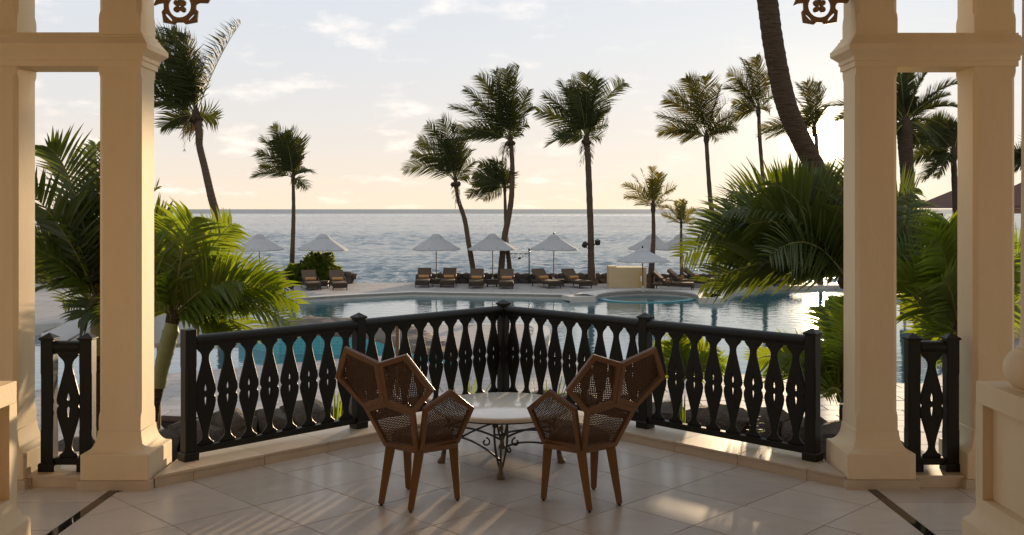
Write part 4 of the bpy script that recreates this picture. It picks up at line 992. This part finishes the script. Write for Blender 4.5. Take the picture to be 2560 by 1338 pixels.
# small plants in the planter
def blades(label, px, py, Y, n, h, spread, seed, w=.035):
    rnd = random.Random(seed); p = P(px, py, Y); t = thing('strap_leaf_plant', label, 'plant', (p.x, Y, -.62), 0, 'leafy plants in the planter'); H = p.z+.62
    for i in range(n):
        a = rnd.uniform(0, 2*math.pi); lean = rnd.uniform(.1,1)*spread; L = H+h*rnd.uniform(.4,1); vs = []; u = Vector((math.cos(a), math.sin(a), 0)); s = Vector((-u.y, u.x, 0))
        for k in range(6):
            q = k/5; c = u*(.04+lean*q**1.7)+Vector((0,0,L*(q-.12*q*q*lean*3))); ww = w*(.5,.9,1,.85,.5,.04)[k]; vs += [c-s*ww/2+u*.006, c+u*-.004, c+s*ww/2+u*.006]
        MB().add(vs, [f for k in range(5) for f in ((3*k,3*k+1,3*k+4,3*k+3),(3*k+1,3*k+2,3*k+5,3*k+4))]).build('leaf', M['palm_leaf'], t, smooth=True, autosm=80)
blades('bright strap leaved plant left of the table behind the balusters', 1165, 1000, 11.2, 14, .42, .30, 1)
blades('upright strap leaved plant right of the table behind the balusters', 1375, 1000, 11.2, 9, .34, .14, 2)
blades('strap leaved plant at the foot of the left chair post', 838, 1030, 10.6, 10, .30, .10, 3)
blades('slim strap leaves beside the right chair', 1705, 1030, 10.6, 5, .30, .22, 4, .03)
def herb(label, px, py, Y, seed):
    rnd = random.Random(seed); p = P(px, py, Y); t = thing('leafy_herb', label, 'plant', (p.x, Y, -.62), 0, 'leafy plants in the planter'); H = p.z+.62
    MB().tube([(0,0,0),(.02,0,H*.6),(0,.01,H+.15)], .006, 5).build('stem', M['rachis'], t)
    for i in range(18):
        a = i*2.4; z = H*.75+.02*i-.05; u = Vector((math.cos(a), math.sin(a), .35)).normalized(); s = Vector((-math.sin(a), math.cos(a), 0)); c = Vector((0,0,z)); L = rnd.uniform(.08,.13)
        MB().add([c, c+u*L*.45-s*.026, c+u*L*.5+Vector((0,0,-.006)), c+u*L*.45+s*.026, c+u*L+Vector((0,0,-.02))], [(0,1,2),(0,2,3),(1,4,2),(2,4,3)]).build('leaf', M['palm_leaf'], t)
herb('small bright leafy herb below the rightmost balusters', 1890, 1085, 9.9, 5)

# round bush by the sea and dark hedge on the right
def bush(label, px, py, Y, rx, rz, n, seed, m):
    rnd = random.Random(seed); p = G(px, py, ZD) if False else Vector((XP(px,Y),Y,ZD)); t = thing('shrub', label, 'shrub', p, 0, 'shrubs by the sea')
    vs, fs = [], []
    for i in range(n):
        while True:
            v = Vector((rnd.uniform(-1,1), rnd.uniform(-1,1), rnd.uniform(0,1)))
            r = Vector((v.x, v.y, v.z)).length*(1+.25*noise.noise(v*2.6+Vector((seed,0,0))))
            if .55 < r < 1: break
        c = Vector((v.x*rx*(1 if v.x < 0 else 1), v.y*rx*.7, v.z*rz)); d = Vector((v.x,v.y,v.z+.3)).normalized()
        for k in range(6):
            u = (d+Vector((rnd.uniform(-1,1),rnd.uniform(-1,1),rnd.uniform(-.6,.8)))).normalized(); s = u.cross(Vector((rnd.random(),rnd.random(),1))).normalized(); L = rnd.uniform(.12,.20); o = len(vs)
            vs += [c, c+u*L*.55-s*.045, c+u*L, c+u*L*.55+s*.045]; fs.append((o,o+1,o+2,o+3))
    MB().add(vs, fs).build('foliage', m, t)
    mb = MB()
    for k in range(6): mb.tube([(rnd.uniform(-.4,.4)*rx,0,0),(rnd.uniform(-.5,.5)*rx,rnd.uniform(-.2,.2),rz*.4),(rnd.uniform(-.7,.7)*rx,rnd.uniform(-.3,.3),rz*.75)], .03, 5)
    mb.build('stem', M['darktrunk'], t)
bush('rounded green bush behind the loungers by the slim palm', 795, 0, 50.3, 1.15, 1.6, 1500, 11, M['shrub'])
bush('lower green bush at the foot of the slim palm', 735, 0, 50.2, .62, .95, 700, 12, M['shrub'])
bush('dark bush behind the big fronds left of the right column', 1890, 0, 50.4, 1.3, 1.1, 900, 13, M['shrub'])

# pavilions on the right
def pavilion(label, x0, x1, Y, zeave, ztop, dep):
    t = thing('pavilion', label, 'pavilion', ((x0+x1)/2, Y, ZD)); hx = (x1-x0)/2; ze, zt = zeave-ZD, ztop-ZD
    rf = MB().add([(-hx,-dep/2,ze),(hx,-dep/2,ze),(hx,dep/2,ze),(-hx,dep/2,ze),(-hx*.35,0,zt),(hx*.35,0,zt)], [(0,1,5,4),(1,2,5),(2,3,4,5),(3,0,4),(3,2,1,0)]).build('roof', M['rooftile'], t)
    k = 0
    n = 7
    for i in range(n):    # tile courses on the front slope
        q = i/n; z = ze+(zt-ze)*q; y = -dep/2*(1-q); xx = hx*(1-.65*q)
        MB().box(-xx, xx, y-.05, y+.06, z+.0, z+.06).build('tile_course', M['rooftile'], rf)
    MB().box(-hx+.05, hx-.05, -dep/2+.05, -dep/2+.2, ze-.22, ze-.005).build('fascia', M['pole'], t)
    for sx in (-1, -.33, .33, 1):
        for sy in (-1, 1): MB().box(sx*(hx-.25)-.09, sx*(hx-.25)+.09, sy*(dep/2-.25)-.09, sy*(dep/2-.25)+.09, 0, ze-.221).build('post', M['pole'], t)
    MB().box(-hx+.3, hx-.3, dep/2-.6, dep/2-.45, 0, ze*.55).build('back_wall', M['yellow'], t)
pavilion('brown tiled pavilion roof behind the palms between the right columns', XP(2325,42), XP(2540,42), 42, 2.1, 2.95, 4.5)
pavilion('dark tiled pavilion at the far right edge of the view', XP(2533,27), XP(2533,27)+6, 27, 2.15, 3.6, 5)
